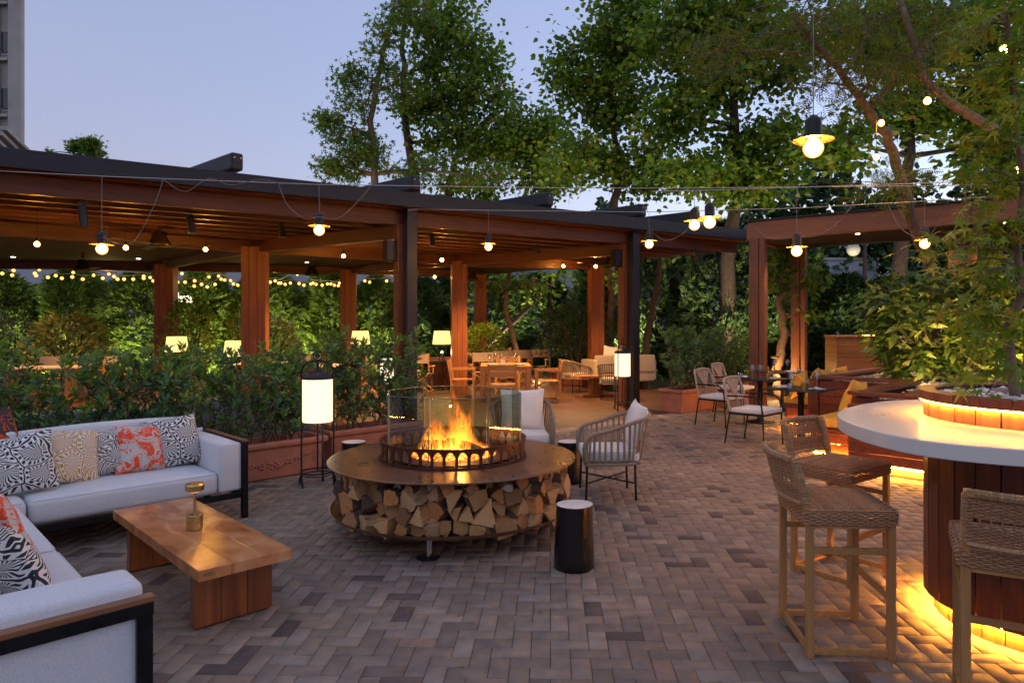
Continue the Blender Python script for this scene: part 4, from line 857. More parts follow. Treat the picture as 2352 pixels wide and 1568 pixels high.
for row,(z,step,rr,R1) in enumerate(((.222,7.4,.125,.955),(.325,8.2,.135,.945),(.425,8.8,.13,.935),(.492,9.5,.078,.90))):
    a=-90-106+row*3
    while a<-90+104:
        sz=rr*rd.uniform(.72,1.28); kd=rd.choice((0,0,1,1,1,2,2,2))
        mb=logmesh(kd,sz,rd.uniform(.27,.34)); o=mb.build('firewood_log',lm,None,.003)
        aa=R(a+rd.uniform(-1,1)); rad=R1+rd.uniform(-.11,.02)
        o.location=(FC.x+rad*math.cos(aa),FC.y+rad*math.sin(aa),z+rd.uniform(-.010,.006)); o.rotation_euler=(R(rd.uniform(-2,2)),R(rd.choice((0,180,0,90,30))+rd.uniform(-25,25)) if kd else R(rd.choice((0,180))+rd.uniform(-20,20)),aa+PI/2+R(rd.uniform(-24,24)))
        tag(o,'split firewood log stacked in the round store under the fire table','firewood log','split logs under the fire table'); a+=step*sz/rr*1.0
# log stools
so_=M['black_lac']=plain('black_lacquer',(.003,.003,.0035),.3,0,0,coat=.25)
ct,t,b=nodes('cut_wood_top'); tc=N(t,'TexCoord'); sx=N(t,'VectorMath',operation='LENGTH'); t.links.new(tc.outputs['Object'],sx.inputs[0])
for px,py,z0,rz,lb in ((1320,1300,0,.3,'black lacquered log stool standing alone in front of the fire table'),(1304,0,0,1.1,'black log stool between the fire table and the rope armchair'),(0,0,0,2.2,'black log stool at the planter side of the fire table')):
    loc={0.3:(.275,4.64,0),1.1:(.37,7.12,0),2.2:(-1.87,7.1,0)}[rz]; t_=thing('log_stool',lb,'stool',loc,rz,'black log stools around the fire')
    prof=[]; mb=MB(); n=40; rows=10; vs=[]
    for k in range(rows):
        z=.425*k/(rows-1); s_=1+.05*math.cos(z*9)-(.03 if k in(0,rows-1) else 0)
        for q in range(n): a=2*PI*q/n; rr=.131*s_*(1+.03*math.sin(2*a+1)+.02*math.sin(3*a+.5)); vs.append((rr*math.cos(a)+.012*z,rr*math.sin(a),z))
    mb.v=vs
    for k in range(rows-1):
        for q in range(n): l=(q+1)%n; mb.f.append((k*n+q,k*n+l,(k+1)*n+l,(k+1)*n+q)); mb.m.append(0)
    mb.f.append(tuple(range(n-1,-1,-1))); mb.m.append(0); mb.build('trunk_body',so_,t_,smooth=True)
    mb=MB(); mb.v=[(x,y,.4255) for x,y,z in vs[-n:]]+[(.005,0,.427)]; mb.f=[(q,(q+1)%n,n) for q in range(n)]; mb.m=[0]*n
    mb.build('cut_top',plain('pale_cut_wood',(.70,.62,.55),.6,0,14,.1,.1) if 'pale_cut_wood' not in bpy.data.materials else bpy.data.materials['pale_cut_wood'],t_)

# ================= SOFA
SO=Vector((-3.5,4.77)); SA=Vector((.705,.709)); SB=Vector((.709,-.705)); sof=thing('sectional_sofa','large pale grey corner sofa on a black metal frame with wooden arm rails','sofa',v3(SO,0),math.atan2(SA.y,SA.x))
# local x = along the back wing, local -y = toward the camera side wing
def cushion(name,c,d,mat,par,bev=.045,puff=True):
    mb=MB(); nx=8; x,y,z=d[0]/2,d[1]/2,d[2]/2; vs=[];
    # subdivided box with a soft crown on top
    g=9
    def P_(u,v,s): return ((u*2-1)*x,(v*2-1)*y,s*z+(s*.018*math.sin(PI*u)*math.sin(PI*v) if puff else 0))
    for s in (-1,1):
        o=len(mb.v)
        for i in range(g):
            for j in range(g): mb.v.append(P_(i/(g-1),j/(g-1),s))
        for i in range(g-1):
            for j in range(g-1):
                q=(o+i*g+j,o+(i+1)*g+j,o+(i+1)*g+j+1,o+i*g+j+1); mb.f.append(q if s>0 else q[::-1]); mb.m.append(0)
    G=g*g; edge=[i*g for i in range(g)]+[(g-1)*g+j for j in range(1,g)]+[i*g+g-1 for i in range(g-2,-1,-1)]+[j for j in range(g-2,0,-1)]
    for a,b_ in zip(edge,edge[1:]+edge[:1]): mb.f.append((a,b_,G+b_,G+a)); mb.m.append(0)
    o=mb.build(name,mat,par,bev,True,4); o.location=c
    if min(d[0],d[1])>.15 and puff:
        i_=bev*.30; hx,hy,hz=x-i_,y-i_,z-i_; P_=[]
        for cx,cy,a0 in ((hx,-hy,-90),(hx,hy,0),(-hx,hy,90),(-hx,-hy,180)):
            r_=bev*.7
            for q in range(5): a=R(a0+22.5*q); P_.append((cx-math.copysign(r_,cx)+r_*math.cos(a),cy-math.copysign(r_,cy)+r_*math.sin(a),hz+.002))
        MB().tube(P_,.0045,6,True).build('piping',mat,o,smooth=True)
    return o
fr=MB(); H0=.215
# base rails
for (x0,x1,y0,y1) in ((-.98,1.5,.86,.86),(-.08,1.5,.04,.04)): fr.bar((x0,y0,H0-.02),(x1,y0,H0-.02),.04,.045)
fr.bar((-.98,-3.0,H0-.02),(-.98,.84,H0-.02),.04,.045); fr.bar((-.12,-2.97,H0-.02),(-.12,.02,H0-.02),.04,.045)
fr.box((1.48,.02,.31),(.045,.055,.62)).box((1.48,.88,.31),(.045,.055,.62)).box((1.48,.45,.63),(.045,.92,.03)).box((1.48,.45,H0-.02),(.04,.86,.045))
fr.box((-.13,-3.0,.30),(.055,.045,.60)).box((-1.0,-3.0,.30),(.055,.045,.60)).box((-.56,-3.0,.585),(.92,.047,.05)).box((-.53,-3.0,H0-.02),(.86,.04,.045))
fr.box((-.97,.87,.31),(.05,.05,.62)); fr.box((-.12,.05,.10),(.05,.05,.2))
fr.build('frame',M['black'],sof,.003)
MB().box((1.487,.45,.653),(.04,.92,.014)).build('arm_rail',M['rail'],sof,.004); MB().box((-.56,-3.0,.619),(.93,.05,.022)).build('arm_rail',M['rail'],sof,.004)
S_=M['sofa']
cushion('seat_cushion',(.62,.42,.325),(1.28,.84,.18),S_,sof); cushion('seat_cushion',(-.48,.42,.325),(.90,.84,.18),S_,sof)
cushion('seat_cushion',(-.51,-.67,.325),(.84,1.32,.18),S_,sof); cushion('seat_cushion',(-.51,-2.03,.325),(.84,1.36,.18),S_,sof)
cushion('arm_cushion',(1.36,.45,.44),(.19,.88,.40),S_,sof,.03); cushion('arm_cushion',(-.55,-2.86,.455),(.86,.23,.44),S_,sof,.06)
MB().box((-.56,-2.995,.385),(.82,.012,.34)).build('side_panel',S_,sof,.004); MB().box((.3,.91,.45),(2.3,.012,.45)).build('rear_panel',S_,sof,.004)
for x_,w_ in ((.63,1.22),(-.55,1.12)):
    o=cushion('back_cushion',(x_,.76,.60),(w_,.19,.42),S_,sof,.06); o.rotation_euler=(R(-8),0,0)
for y_ in (-.7,-2.0):
    o=cushion('back_cushion',(-.86,y_,.60),(.19,1.25,.42),S_,sof,.06); o.rotation_euler=(0,R(-8),0)
def pillowmesh(w_,h_,t_=.09,g=15,seed=0):
    mb=MB(); rd2=random.Random(seed); ph=[rd2.uniform(0,6) for _ in range(4)]
    for s in (-1,1):
        o=len(mb.v)
        for i in range(g):
            for j in range(g):
                u_=i/(g-1)*2-1; v_=j/(g-1)*2-1
                pin=1-.07*(1-abs(u_)**2)*abs(v_)**3; pin2=1-.07*(1-abs(v_)**2)*abs(u_)**3
                th=t_*((1-abs(u_)**2.6)*(1-abs(v_)**2.6))**.55*(1+.10*math.sin(u_*5+ph[0])*math.sin(v_*4+ph[1]))
                mb.v.append((u_*w_/2*pin2,s*th+.012*math.sin(u_*3+v_*2+ph[2]),v_*h_/2*pin+h_/2))
        for i in range(g-1):
            for j in range(g-1):
                q=(o+i*g+j,o+(i+1)*g+j,o+(i+1)*g+j+1,o+i*g+j+1); mb.f.append(q if s<0 else q[::-1]); mb.m.append(0)
    return mb
def pillow(label,loc,rz,lean,w_,h_,mat,t_=.08,roll=0,seed=0,group=None,cat='cushion'):
    """front face looks along local -y"""
    t=thing('throw_pillow',label,cat,loc,rz,group); o=pillowmesh(w_,h_,t_,seed=seed).build('cover',mat,t,smooth=True); o.rotation_euler=(R(lean),R(roll),0)
    # piped edge
    g=12; e=[]
    for k in range(g): e.append((-w_/2+w_*k/g,0,0))
    return t
def sl(s,tt,z): p=SO+SA*s-SB*tt; return (p.x,p.y,z)
rza=math.atan2(SA.y,SA.x)
for lb,s,tt,w_,mt,roll,sd_ in (('dark grey and orange poppy cushion at the back corner of the sofa',-.12,.64,.56,'p_dark',-14,1),('large black and white shell print cushion nearest the sofa corner',-.02,.24,.44,'p_black',-7,2),('gold and white shell print cushion on the sofa',.27,.36,.43,'p_gold',8,3),
    ('small black and white shell print cushion between gold and orange ones',.53,.46,.38,'p_black2',-7,4),('orange poppy print cushion on grey ground on the back sofa',.80,.42,.40,'p_orange',4,5),('tall black and white shell print cushion beside the sofa arm',1.09,.46,.44,'p_black',-6,6)):
    pillow(lb,sl(s,tt,.425),rza+R((-14,10,-10,6,-6,8,-4)[sd_]),-20,w_,w_,M[mt],.10,roll,sd_,'printed cushions on the corner sofa')
for lb,x_,y_,w_,mt,sd_ in (('orange poppy cushion cut by the picture edge on the side wing',-.30,-1.60,.46,'p_orange',7),('black and white cushion half hidden behind another on the side wing',-.37,-1.88,.42,'p_black2',8),('black and white print cushion lying by the near arm of the sofa',-.34,-2.16,.44,'p_black',9)):
    p=SO+SA*x_+SB*(-y_); pillow(lb,(p.x,p.y,.425),rza+R(-90+180+8*sd_%20),-24,w_,w_,M[mt],.08,3,sd_,'printed cushions on the corner sofa')
# ================= COFFEE TABLE
ctb=thing('coffee_table','low slab coffee table of glossy golden burl wood on two broad panel legs','coffee table',(-2.115,4.26,0),R(135))
mb=MB()
for k in range(3): mb.box((0,-.25+.085+k*.1675,.35),(1.62,.167,.058))
mb.build('tabletop',M['slab'],ctb,.0015)
for x_ in (-.60,.60):
    mb=MB()
    for k in range(3): mb.box((x_,-.215+.072+k*.144,.165),(.06,.142,.31))
    mb.build('leg',M['slabz'],ctb,.003)
MB().lathe([(.0,0),(.03,0),(.03,.003),(0,.003)],20).build('maker_badge',M['brass'],ctb).matrix_local=Matrix.Translation((-.811,.2,.355))@Matrix.Rotation(R(-90),4,'Y')@Matrix.Scale(.3,4,(1,0,0))
bt=thing('table_lamp','small brushed brass cordless lamp standing on the coffee table','lamp',(-2.10,4.23,.380))
MB().lathe([(.0,0),(.044,0),(.046,.003),(.046,.086),(.043,.09),(0,.09)],36).build('base',M['brass'],bt); MB().tube([(0,0,.09),(0,0,.245)],.008,12).build('stem',M['brass'],bt)
MB().lathe([(.0,.235),(.045,.235),(.054,.242),(.055,.272),(.05,.282),(0,.284)],36).build('head',M['brass'],bt); MB().lathe([(0,.2335),(.04,.2335)],24).build('light_disc',glow('lamp_disc',(1,.62,.25),3),bt)
# ================= FLOOR LANTERNS
def lantern(loc,lb,rz=0):
    t_=thing('floor_lantern',lb,'lantern',loc,rz,'tall wrought iron lanterns')
    for k,a in enumerate((0,180,90)):
        x,y=.165*math.cos(R(a)),.165*math.sin(R(a))
        MB().tube([(x*1.02,y*1.02,.0),(x,y,.14)]+([(x,y,1.0),(x,y,1.15)]+[(x*math.cos(R(q))**.7,0,1.15+.12*math.sin(R(q))) for q in (15,30,45,60,75,89)] if k<2 else [(x,y,.66)]),.0095,8).build('leg',M['iron'],t_,smooth=True)
        MB().tube([(x*1.2,y*1.2,0),(x,y,.10)],[.004,.016],6).build('foot_spike',M['iron'],t_)
    MB().tube([(-.10,-.15,0),(-.12,-.12,.08),(-.135,-.10,.15)],[.012,.009,.009],6).build('foot_spike',M['iron'],t_)
    MB().tube([(0,.165,.655),(0,0,.655)],.007,6).build('bracket',M['iron'],t_)
    MB().tube([(.165*math.cos(2*PI*k/28),.165*math.sin(2*PI*k/28),.14) for k in range(28)],.009,6,True).tube([(.145*math.cos(2*PI*k/28),.145*math.sin(2*PI*k/28),.11) for k in range(28)],.006,6,True).build('base_ring',M['iron'],t_,smooth=True)
    MB().lathe([(.0,.65),(.148,.65),(.150,.66),(.150,1.09),(.148,1.095),(0,1.095)],40).build('shade',M['lantern'],t_,smooth=False)
    MB().lathe([(.158,1.085),(.158,1.105),(.135,1.135),(.08,1.16),(.02,1.17),(.012,1.27)],40).build('cap',M['iron'],t_,smooth=True)
    MB().tube([(.045*math.cos(2*PI*k/20),0,1.32+.045*math.sin(2*PI*k/20)) for k in range(20)],.006,6,True).tube([(.02*math.cos(2*PI*k/12),0,1.32+.02*math.sin(2*PI*k/12)) for k in range(12)],.004,5,True).lathe([(.018,1.255),(.024,1.27),(.018,1.285)],12).build('finial',M['iron'],t_)
    MB().tube([(0,0,.14),(0,0,.65)],.009,8).build('stem',M['iron'],t_)
    lamp('lantern_light',(0,0,.87),0,(1,.75,.4),.1,parent=t_).data.energy=0.0
    return t_
lantern((-2.215,7.0,0),'tall wrought iron lantern with a cream cylinder between sofa and fire table')
lantern((-2.40,11.35,0),'wrought iron lantern half hidden by the planter hedge at the first steel post',.5)
lantern((1.70,13.05,0),'wrought iron lantern standing against the second steel post',.9)
# ================= PLANTERS
def planter(loc,rz,L,W_,H_,lb,swag=False):
    t_=thing('terracotta_planter',lb,'planter',loc,rz,'long terracotta planters'); x,y=L/2,W_/2
    def ring(z,o,i): return [(sx*(x+o),sy*(y+o),z) for sx,sy in((-1,-1),(1,-1),(1,1),(-1,1))]
    mb=MB(); prof=[(-.045,0),(-.03,.02),(-.015,H_-.08),(.0,H_-.07),(.02,H_-.055),(.025,H_-.02),(.015,H_),(-.035,H_),(-.045,H_-.03),(-.05,H_-.07)]
    for o_,z in prof:
        mb.v+=[(sx*(x+o_),sy*(y+o_),z) for sx,sy in((-1,-1),(1,-1),(1,1),(-1,1))]
    for k in range(len(prof)-1):
        for q in range(4): l=(q+1)%4; mb.f.append((k*4+q,k*4+l,(k+1)*4+l,(k+1)*4+q)); mb.m.append(0)
    mb.f.append((3,2,1,0)); mb.m.append(0); mb.build('pot',M['terra'],t_,.008,False,3)
    MB().box((0,0,H_-.08),(L-.08,W_-.08,.03)).build('soil',M['soil'],t_)
    if swag:
        mb=MB(); rd2=random.Random(3); yf=-y+.02
        for k in range(150):
            u_=rd2.uniform(-1,1); zc=.235-.085*math.cos(u_*PI/2)+.0; wd=.034*(1.1-abs(u_)); r_=rd2.uniform(.011,.018)
            cx,cz=u_*x*.74,zc+rd2.uniform(-1,1)*wd
            mb.lathe([(.0001,-r_)]+[(r_*math.sin(PI*q/5),-r_*math.cos(PI*q/5)) for q in range(1,5)]+[(.0001,r_)],7,(cx,yf+.004,cz))
        for sx in (-1,1):
            for k in range(14): zz=.27-k*.011; mb.lathe([(.0001,-.011),(.012,0),(.0001,.011)],7,(sx*x*.80+rd2.uniform(-.012,.012),yf+.002,zz))
        g_=mb.build('garland_relief',M['terra'],t_,smooth=True)
    return t_
def hedgebox(name,loc,rz,L,W_,h0,h1,lb,seed,nst=22,group='shrubs in the terracotta planters',lean=.12,mat='l_hedge',ls=.078,young=.5):
    rg=np.random.default_rng(seed); t_=thing(name,lb,'shrub',loc,rz,group); mb=MB(); P=[];D=[];Py=[];Dy=[]
    for k in range(nst):
        x,y=rg.uniform(-L/2,L/2),rg.uniform(-W_/2,W_/2)*.7; h_=rg.uniform(h0,h1); lx,ly=rg.normal(0,lean,2); pts=[]
        z0=0; n=7; cur=Vector((x,y,0))
        for q in range(n+1):
            f_=q/n; pts.append(Vector((x+lx*f_+.03*math.sin(q*1.9+k),y+ly*f_*1.2+.03*math.cos(q*2.3+k),h_*f_)))
        mb.tube(pts,[.008*(1-.7*q/n) for q in range(n+1)],4)
        tw=[(pts,1.0)]
        for q in range(7):
            i=rg.integers(1,n); a=rg.uniform(0,2*PI); l_=rg.uniform(.14,.36)*(1-.3*i/n); b0=pts[i]; e=b0+Vector((math.cos(a)*l_*.75,math.sin(a)*l_*.75,l_*.75)); mp=b0.lerp(e,.5)+Vector((math.cos(a)*.03,math.sin(a)*.03,-.02))
            mb.tube([b0,mp,e],[.005,.004,.002],3); tw.append(([b0,mp,e],.0))
        for tp,main in tw:
            m_=len(tp); nl=int((20 if main else 11))
            for q in range(nl):
                f_=rg.uniform(.12 if main else .1,1)*(m_-1); i=min(int(f_),m_-2); p=tp[i].lerp(tp[i+1],f_-i); a=rg.uniform(0,2*PI)
                P.append(tuple(p)); D.append((math.cos(a),math.sin(a),rg.uniform(-.1,.9)))
            e=tp[-1]
            yg=rg.uniform()<young
            for q in range(7):
                a=q*2.4; (Py if yg and e.z>h0*.7 else P).append(tuple(e+Vector((0,0,-.01*q)))); (Dy if yg and e.z>h0*.7 else D).append((math.cos(a)*.7,math.sin(a)*.7,.9))
    mb.build('stems',M['twig'],t_); scatter('foliage',P,D,ls,T_leaf(.36,.1,.12),M[mat],t_,rg,.5,.3)
    if Py: scatter('young_leaves',Py,Dy,ls*1.15,T_leaf(.36,.1,.15),M['l_young'],t_,rg,.4,.15)
    return t_
OFF=SB*-1.0
def pl(s,n_): p=SO+SA*s-SB*n_; return (p.x,p.y,0)
seq=[(2.245,1.43,'planter with a fruit garland relief between sofa arm and lantern',1),(.95,1.43,'planter directly behind the back sofa wing',0),(-.35,1.43,'planter behind the sofa corner cushions',0),(-1.65,1.43,'planter behind the sofa at the picture edge',0)]
for i,(s,n_,lb,sw) in enumerate(seq): planter(pl(s,n_),rza,1.25,.45,.40,'terracotta '+lb,bool(sw))
planter(pl(3.68,1.62),rza,1.28,.45,.40,'terracotta planter behind the fire table reaching the first steel post')
hl=['leafy shrub planted between the sofa arm and the lantern','leafy shrub behind the orange and black cushions','leafy shrub behind the gold cushion','leafy shrub behind the sofa corner at the picture edge']
hh=[(.78,1.10),(.8,1.08),(.85,1.18),(.9,1.2)]
for i,(s,n_,lb,sw) in enumerate(seq): p=pl(s,n_); hedgebox('planter_shrub',(p[0],p[1],.33),rza,1.22,.36,hh[i][0],hh[i][1],hl[i],60+i,28)
p=pl(3.68,1.62); hedgebox('planter_shrub',(p[0],p[1],.33),rza,1.25,.36,.8,1.28,'leafy shrub behind the fire table glass by the first steel post',66,28)
planter((3.0,13.05,0),R(44),1.3,.5,.44,'smooth terracotta planter right of the second steel post'); planter((4.05,14.02,0),R(44),1.3,.5,.44,'terracotta planter half hidden behind the rope dining chairs')
hedgebox('planter_shrub',(3.0,13.05,.36),R(44),1.3,.5,.85,1.25,'bushy shrub right of the second steel post',67,40,ls=.075,lean=.2); hedgebox('planter_shrub',(4.05,14.02,.36),R(44),1.4,.5,.8,1.2,'bushy shrub before the first pavilion post',68,40,ls=.075,lean=.2)
# ================= ROPE ARMCHAIRS (round the fire and farther back)
def smooth_path(P,k=6,closed=False):
    P=[Vector(p) for p in P]; n=len(P); out=[]
    for i in range(n if closed else n-1):
        p0=P[(i-1)%n] if closed or i>0 else P[0]; p1=P[i]; p2=P[(i+1)%n]; p3=P[(i+2)%n] if closed or i+2<n else P[-1]
        for q in range(k):
            u_=q/k; out.append(.5*((2*p1)+(-p0+p2)*u_+(2*p0-5*p1+4*p2-p3)*u_*u_+(-p0+3*p1-3*p2+p3)*u_**3))
    if not closed: out.append(P[-1])
    return out
def rope_armchair(loc,rz,lb,strap='rope'):
    """faces local -y"""
    t_=thing('rope_armchair',lb,'armchair',loc,rz,'strap-backed rope armchairs')
    rim=smooth_path([(-.30,-.27,.36),(-.315,-.28,.52),(-.32,-.22,.615),(-.33,-.05,.665),(-.325,.15,.73),(-.25,.31,.77),(-.10,.36,.785),(.10,.36,.785),(.25,.31,.77),(.325,.15,.73),(.33,-.05,.665),(.32,-.22,.615),(.315,-.28,.52),(.30,-.27,.36)])
    MB().tube(rim,.019,8).build('rim',M[strap],t_,smooth=True)
    base=smooth_path([(-.29,-.27,.345),(-.30,-.1,.345),(-.29,.12,.345),(-.22,.24,.345),(-.08,.28,.345),(.08,.28,.345),(.22,.24,.345),(.29,.12,.345),(.30,-.1,.345),(.29,-.27,.345)])
    MB().tube(base,.014,8).bar((-.29,-.26,.345),(.29,-.26,.345),.025,.025).box((0,.0,.352),(.52,.5,.012)).build('seat_frame',M[strap],t_)
    mb=MB(); n=35; nb=len(base)-1; lo=10; hi=len(rim)-11
    for k in range(n):
        f_=k/(n-1); a=base[0].lerp(base[-1],0) if False else base[min(nb,int(f_*nb))].lerp(base[min(nb,int(f_*nb)+1)],f_*nb%1 if f_<1 else 0)
        g=lo+f_*(hi-lo); b_=rim[int(g)].lerp(rim[min(len(rim)-1,int(g)+1)],g%1)
        d=(b_-a); tan=(base[min(nb,int(f_*nb)+1)]-base[max(0,int(f_*nb)-0)]); tan=tan.normalized() if tan.length>1e-6 else Vector((0,1,0))
        w_=.011; o_=d.cross(tan).normalized()*.0035
        v=[a-tan*w_-o_,a+tan*w_-o_,b_+tan*w_-o_,b_-tan*w_-o_,a-tan*w_+o_,a+tan*w_+o_,b_+tan*w_+o_,b_-tan*w_+o_]
        mb.add(v,[(0,3,2,1),(4,5,6,7),(0,1,5,4),(1,2,6,5),(2,3,7,6),(3,0,4,7)])
    mb.build('strap_back',M[strap],t_)
    for x,y in ((-.26,-.25),(.26,-.25),(.24,.2),(-.24,.2)): MB().tube([(x,y,.345),(x*1.03,y*1.05,0)],.011,8).build('leg',M['black'],t_)
    MB().tube([(-.265,-.258,.16),(.245,.207,.16)],.008,6).tube([(.265,-.258,.165),(-.245,.207,.165)],.008,6).build('stretcher',M['black'],t_)
    cushion('seat_cushion',(0,-.02,.41),(.54,.52,.10),M['seatw'],t_,.03)
    return t_
ra=rope_armchair((.74,6.62,0),R(-88),'rope armchair beside the fire table turned toward the flames')
pillow('white scatter cushion in the armchair beside the fire table',(.93,6.66,.46),R(-84),-14,.46,.44,M['seatw'],.075,6,21,'white cushions in the rope armchairs')
dup(ra,(-.12,7.55,0),R(6),'rope armchair behind the fire table glass facing the camera'); pillow('white scatter cushion in the armchair behind the fire glass',(-.12,7.66,.46),R(6),-12,.50,.46,M['seatw'],.08,0,22,'white cushions in the rope armchairs')
p=gr(1318,898); dup(ra,(1.0,16.4,0),R(115),'rope armchair with its back to the terracotta pot on the far terrace'); dup(ra,(1.75,15.0,0),R(168),'rope armchair partly hidden by the second steel post')
# ================= ROPE DINING CHAIRS
def rope_dining(loc,rz,lb):
    t_=thing('rope_dining_chair',lb,'dining chair',loc,rz,'black framed rope dining chairs')
    BK=lambda u_,z:Vector((u_*(.27-.05*(z-.43)/.47),.22+.14*(z-.43)/.47,z))
    fr_=smooth_path([BK(-1,.44),BK(-1,.65),BK(-1,.82),BK(-.93,.87),BK(-.8,.885),BK(0,.90),BK(.8,.885),BK(.93,.87),BK(1,.82),BK(1,.65),BK(1,.44)],5)
    MB().tube(fr_,.019,8).build('back_frame',M['ropel'],t_,smooth=True)
    mb=MB()
    n=17
    for k in range(n):
        f_=k/(n-1)
        for s in (-1,1):
            a=BK(s*.97,.47+.40*f_); b_=BK(-s*(.0+.15*f_),.46+ .40*f_*f_-.0) if f_<.99 else BK(0,.88)
            mb.tube([a+Vector((0,-.006*s,0)),b_+Vector((0,.008*s,0))],.0042,4)
            a=BK(s*(.06+.88*f_),.89); b_=BK(-s*.1+s*.12*f_,.46+.12*f_)
            mb.tube([a,b_+Vector((0,.012*s,0))],.0042,4)
    mb.build('rope_back',M['ropel'],t_)
    for s in (-1,1):
        arm=smooth_path([BK(s,.655),Vector((s*.275,.10,.665)),Vector((s*.285,-.10,.665)),Vector((s*.285,-.20,.63)),Vector((s*.28,-.245,.52)),Vector((s*.275,-.26,.30)),Vector((s*.275,-.275,0))],5)
        MB().tube(arm,.012,8).build('armrest',M['black'],t_,smooth=True)
        MB().tube([BK(s,.45),Vector((s*.275,.30,0))],.012,8).build('leg',M['black'],t_)
    MB().bar((-.27,-.25,.425),(.27,-.25,.425),.025,.025).bar((-.27,.21,.425),(.27,.21,.425),.025,.025).bar((-.265,-.25,.425),(-.265,.22,.425),.025,.025).bar((.265,-.25,.425),(.265,.22,.425),.025,.025).build('seat_frame',M['black'],t_)
    cushion('seat_cushion',(0,-.03,.465),(.53,.50,.06),M['seatw'],t_,.02); return t_
rdc=rope_dining((3.05,9.42,0),R(45),'rope dining chair closest to the bar stools')
dup(rdc,(3.05,11.15,0),R(42),'rope dining chair standing nearest the terracotta planter'); dup(rdc,(3.75,12.75,0),R(48),'rope dining chair at the farthest black table')
# ================= BLACK CAFE TABLES
def cafe_table(loc,rz,lb):
    t_=thing('cafe_table',lb,'table',loc,rz,'black square pedestal tables'); MB().box((0,0,.73),(.78,.78,.018)).build('tabletop',plain('black_table_top',(.018,.018,.02),.28) if 'black_table_top' not in bpy.data.materials else bpy.data.materials['black_table_top'],t_,.004)
    MB().lathe([(.24,0),(.24,.012),(.22,.022),(.06,.045),(.045,.10),(.042,.60),(.06,.68),(.12,.72)],32).build('pedestal',M['black'],t_,smooth=True); return t_
ct0=cafe_table((3.78,9.65,0),R(45),'black square pedestal table nearest the bar counter'); dup(ct0,(3.80,11.45,0),R(45),'middle black pedestal table behind the yellow cushions'); dup(ct0,(4.75,13.0,0),R(45),'farthest black pedestal table by the pavilion post')
def wineglass(loc,lb,first=[None]):
    if first[0]: return dup(first[0],loc,label=lb)
    t_=thing('wine_glass',lb,'wine glass',loc,0,'wine glasses on the tables'); MB().lathe([(.036,0),(.034,.003),(.006,.008),(.0045,.10),(.012,.115),(.038,.145),(.044,.17),(.034,.225),(.033,.225),(.042,.17),(.036,.147),(.003,.117)],20).build('glass_body',M['wg'],t_,smooth=True); first[0]=t_; return t_
M['wg']=clearglass('thin_glass',(.86,.90,.94),1.0,.13,.85)
def tumbler(loc,lb,first=[None]):
    if first[0]: return dup(first[0],loc,label=lb)
    t_=thing('tumbler',lb,'tumbler',loc,0,'water tumblers on the tables'); MB().lathe([(.0,0),(.03,0),(.036,.03),(.036,.085),(.034,.085),(.033,.03),(.0,.008)],20).build('glass_body',M['wg'],t_,smooth=True); first[0]=t_; return t_
def plate(loc,rz,lb,first=[None]):
    if first[0]: return dup(first[0],loc,rz,lb)
    t_=thing('side_plate',lb,'plate',loc,rz,'plates with napkins on the tables'); MB().lathe([(.0,.0),(.07,.0),(.115,.014),(.115,.018),(.07,.005),(.0,.005)],32).build('plate_body',M['canvas'],t_,smooth=True)
    o=MB(); 
    for k in range(3): o.box((0,-.02+.018*k,.016+.008*k),(.21,.07-.012*k,.012))
    o.build('napkin',M['napkin'],t_,.005,True); first[0]=t_; return t_
Z=.741
def T1(dx,dy): return (3.78+dx,9.65+dy,Z)
def T2(dx,dy): return (3.80+dx,11.45+dy,Z)
plate(T1(-.27,.02),.3,'plate with folded napkin at the chair side of the nearest table'); plate(T1(.12,-.26),1.2,'plate with folded napkin at the bench side of the nearest table')
plate(T2(-.30,.05),.1,'plate with folded napkin at the chair side of the middle table'); plate(T2(.14,-.28),.9,'plate with folded napkin at the near corner of the middle table'); plate((4.8,12.75,Z),.4,'plate with folded napkin on the farthest black table')
wineglass(T1(-.12,.05),'wine glass on the nearest table left of the brass holder'); wineglass(T1(.27,.10),'wine glass on the nearest table beside the yellow cushion'); wineglass(T2(-.17,-.12),'wine glass at the chair end of the middle table'); wineglass(T2(.0,.0),'wine glass left of the condiment rack on the middle table'); wineglass((4.55,12.9,Z),'wine glass left on the farthest black table'); wineglass((4.85,13.05,Z),'wine glass right on the farthest black table')
tumbler(T1(-.20,-.12),'water tumbler on the nearest table'); tumbler(T2(-.34,-.02),'water tumbler at the chair end of the middle table'); tumbler((5.02,12.9,Z),'water tumbler on the farthest black table')
for loc,lb in ((T1(.06,.0),'condiment rack with pepper mill and bottles on the nearest table'),(T2(.17,.05),'condiment rack with pepper mill and bottles on the middle table')):
    t_=thing('condiment_rack',lb,'rack',loc,.6,'condiment racks on the black tables'); MB().lathe([(0,0),(.045,0),(.045,.075),(0,.075)],20,(-.07,-.03,0)).build('brass_holder',M['brass'],t_); mb=MB()
    for k in range(7): mb.tube([(.0+.017*k,-.04,0),(.0+.017*k,-.04,.09)],.003,5)
    mb.tube([(0,-.04,.09),(.102,-.04,.09),(.102,.04,.09),(0,.04,.09)],.003,5,True).box((.05,0,.003),(.11,.09,.006)).build('wire_rack',M['brass'],t_)
    for k in range(2): MB().lathe([(0,0),(.018,0),(.018,.07),(.008,.085),(.008,.1),(0,.1)],14,(.028+.045*k,0,.006)).build('bottle',M['canvas'],t_,smooth=True)
    MB().lathe([(0,.1),(.02,.1),(.018,.118),(.006,.13),(0,.13)],14,(.07,0,.0)).build('mill_top',M['teak'],t_,smooth=True)
    MB().lathe([(.008,.0),(.008,.16),(.0,.163)],12,(-.07,-.03,.03)).build('candle',plain('amber_candle',(.8,.45,.1),.4) if 'amber_candle' not in bpy.data.materials else bpy.data.materials['amber_candle'],t_)
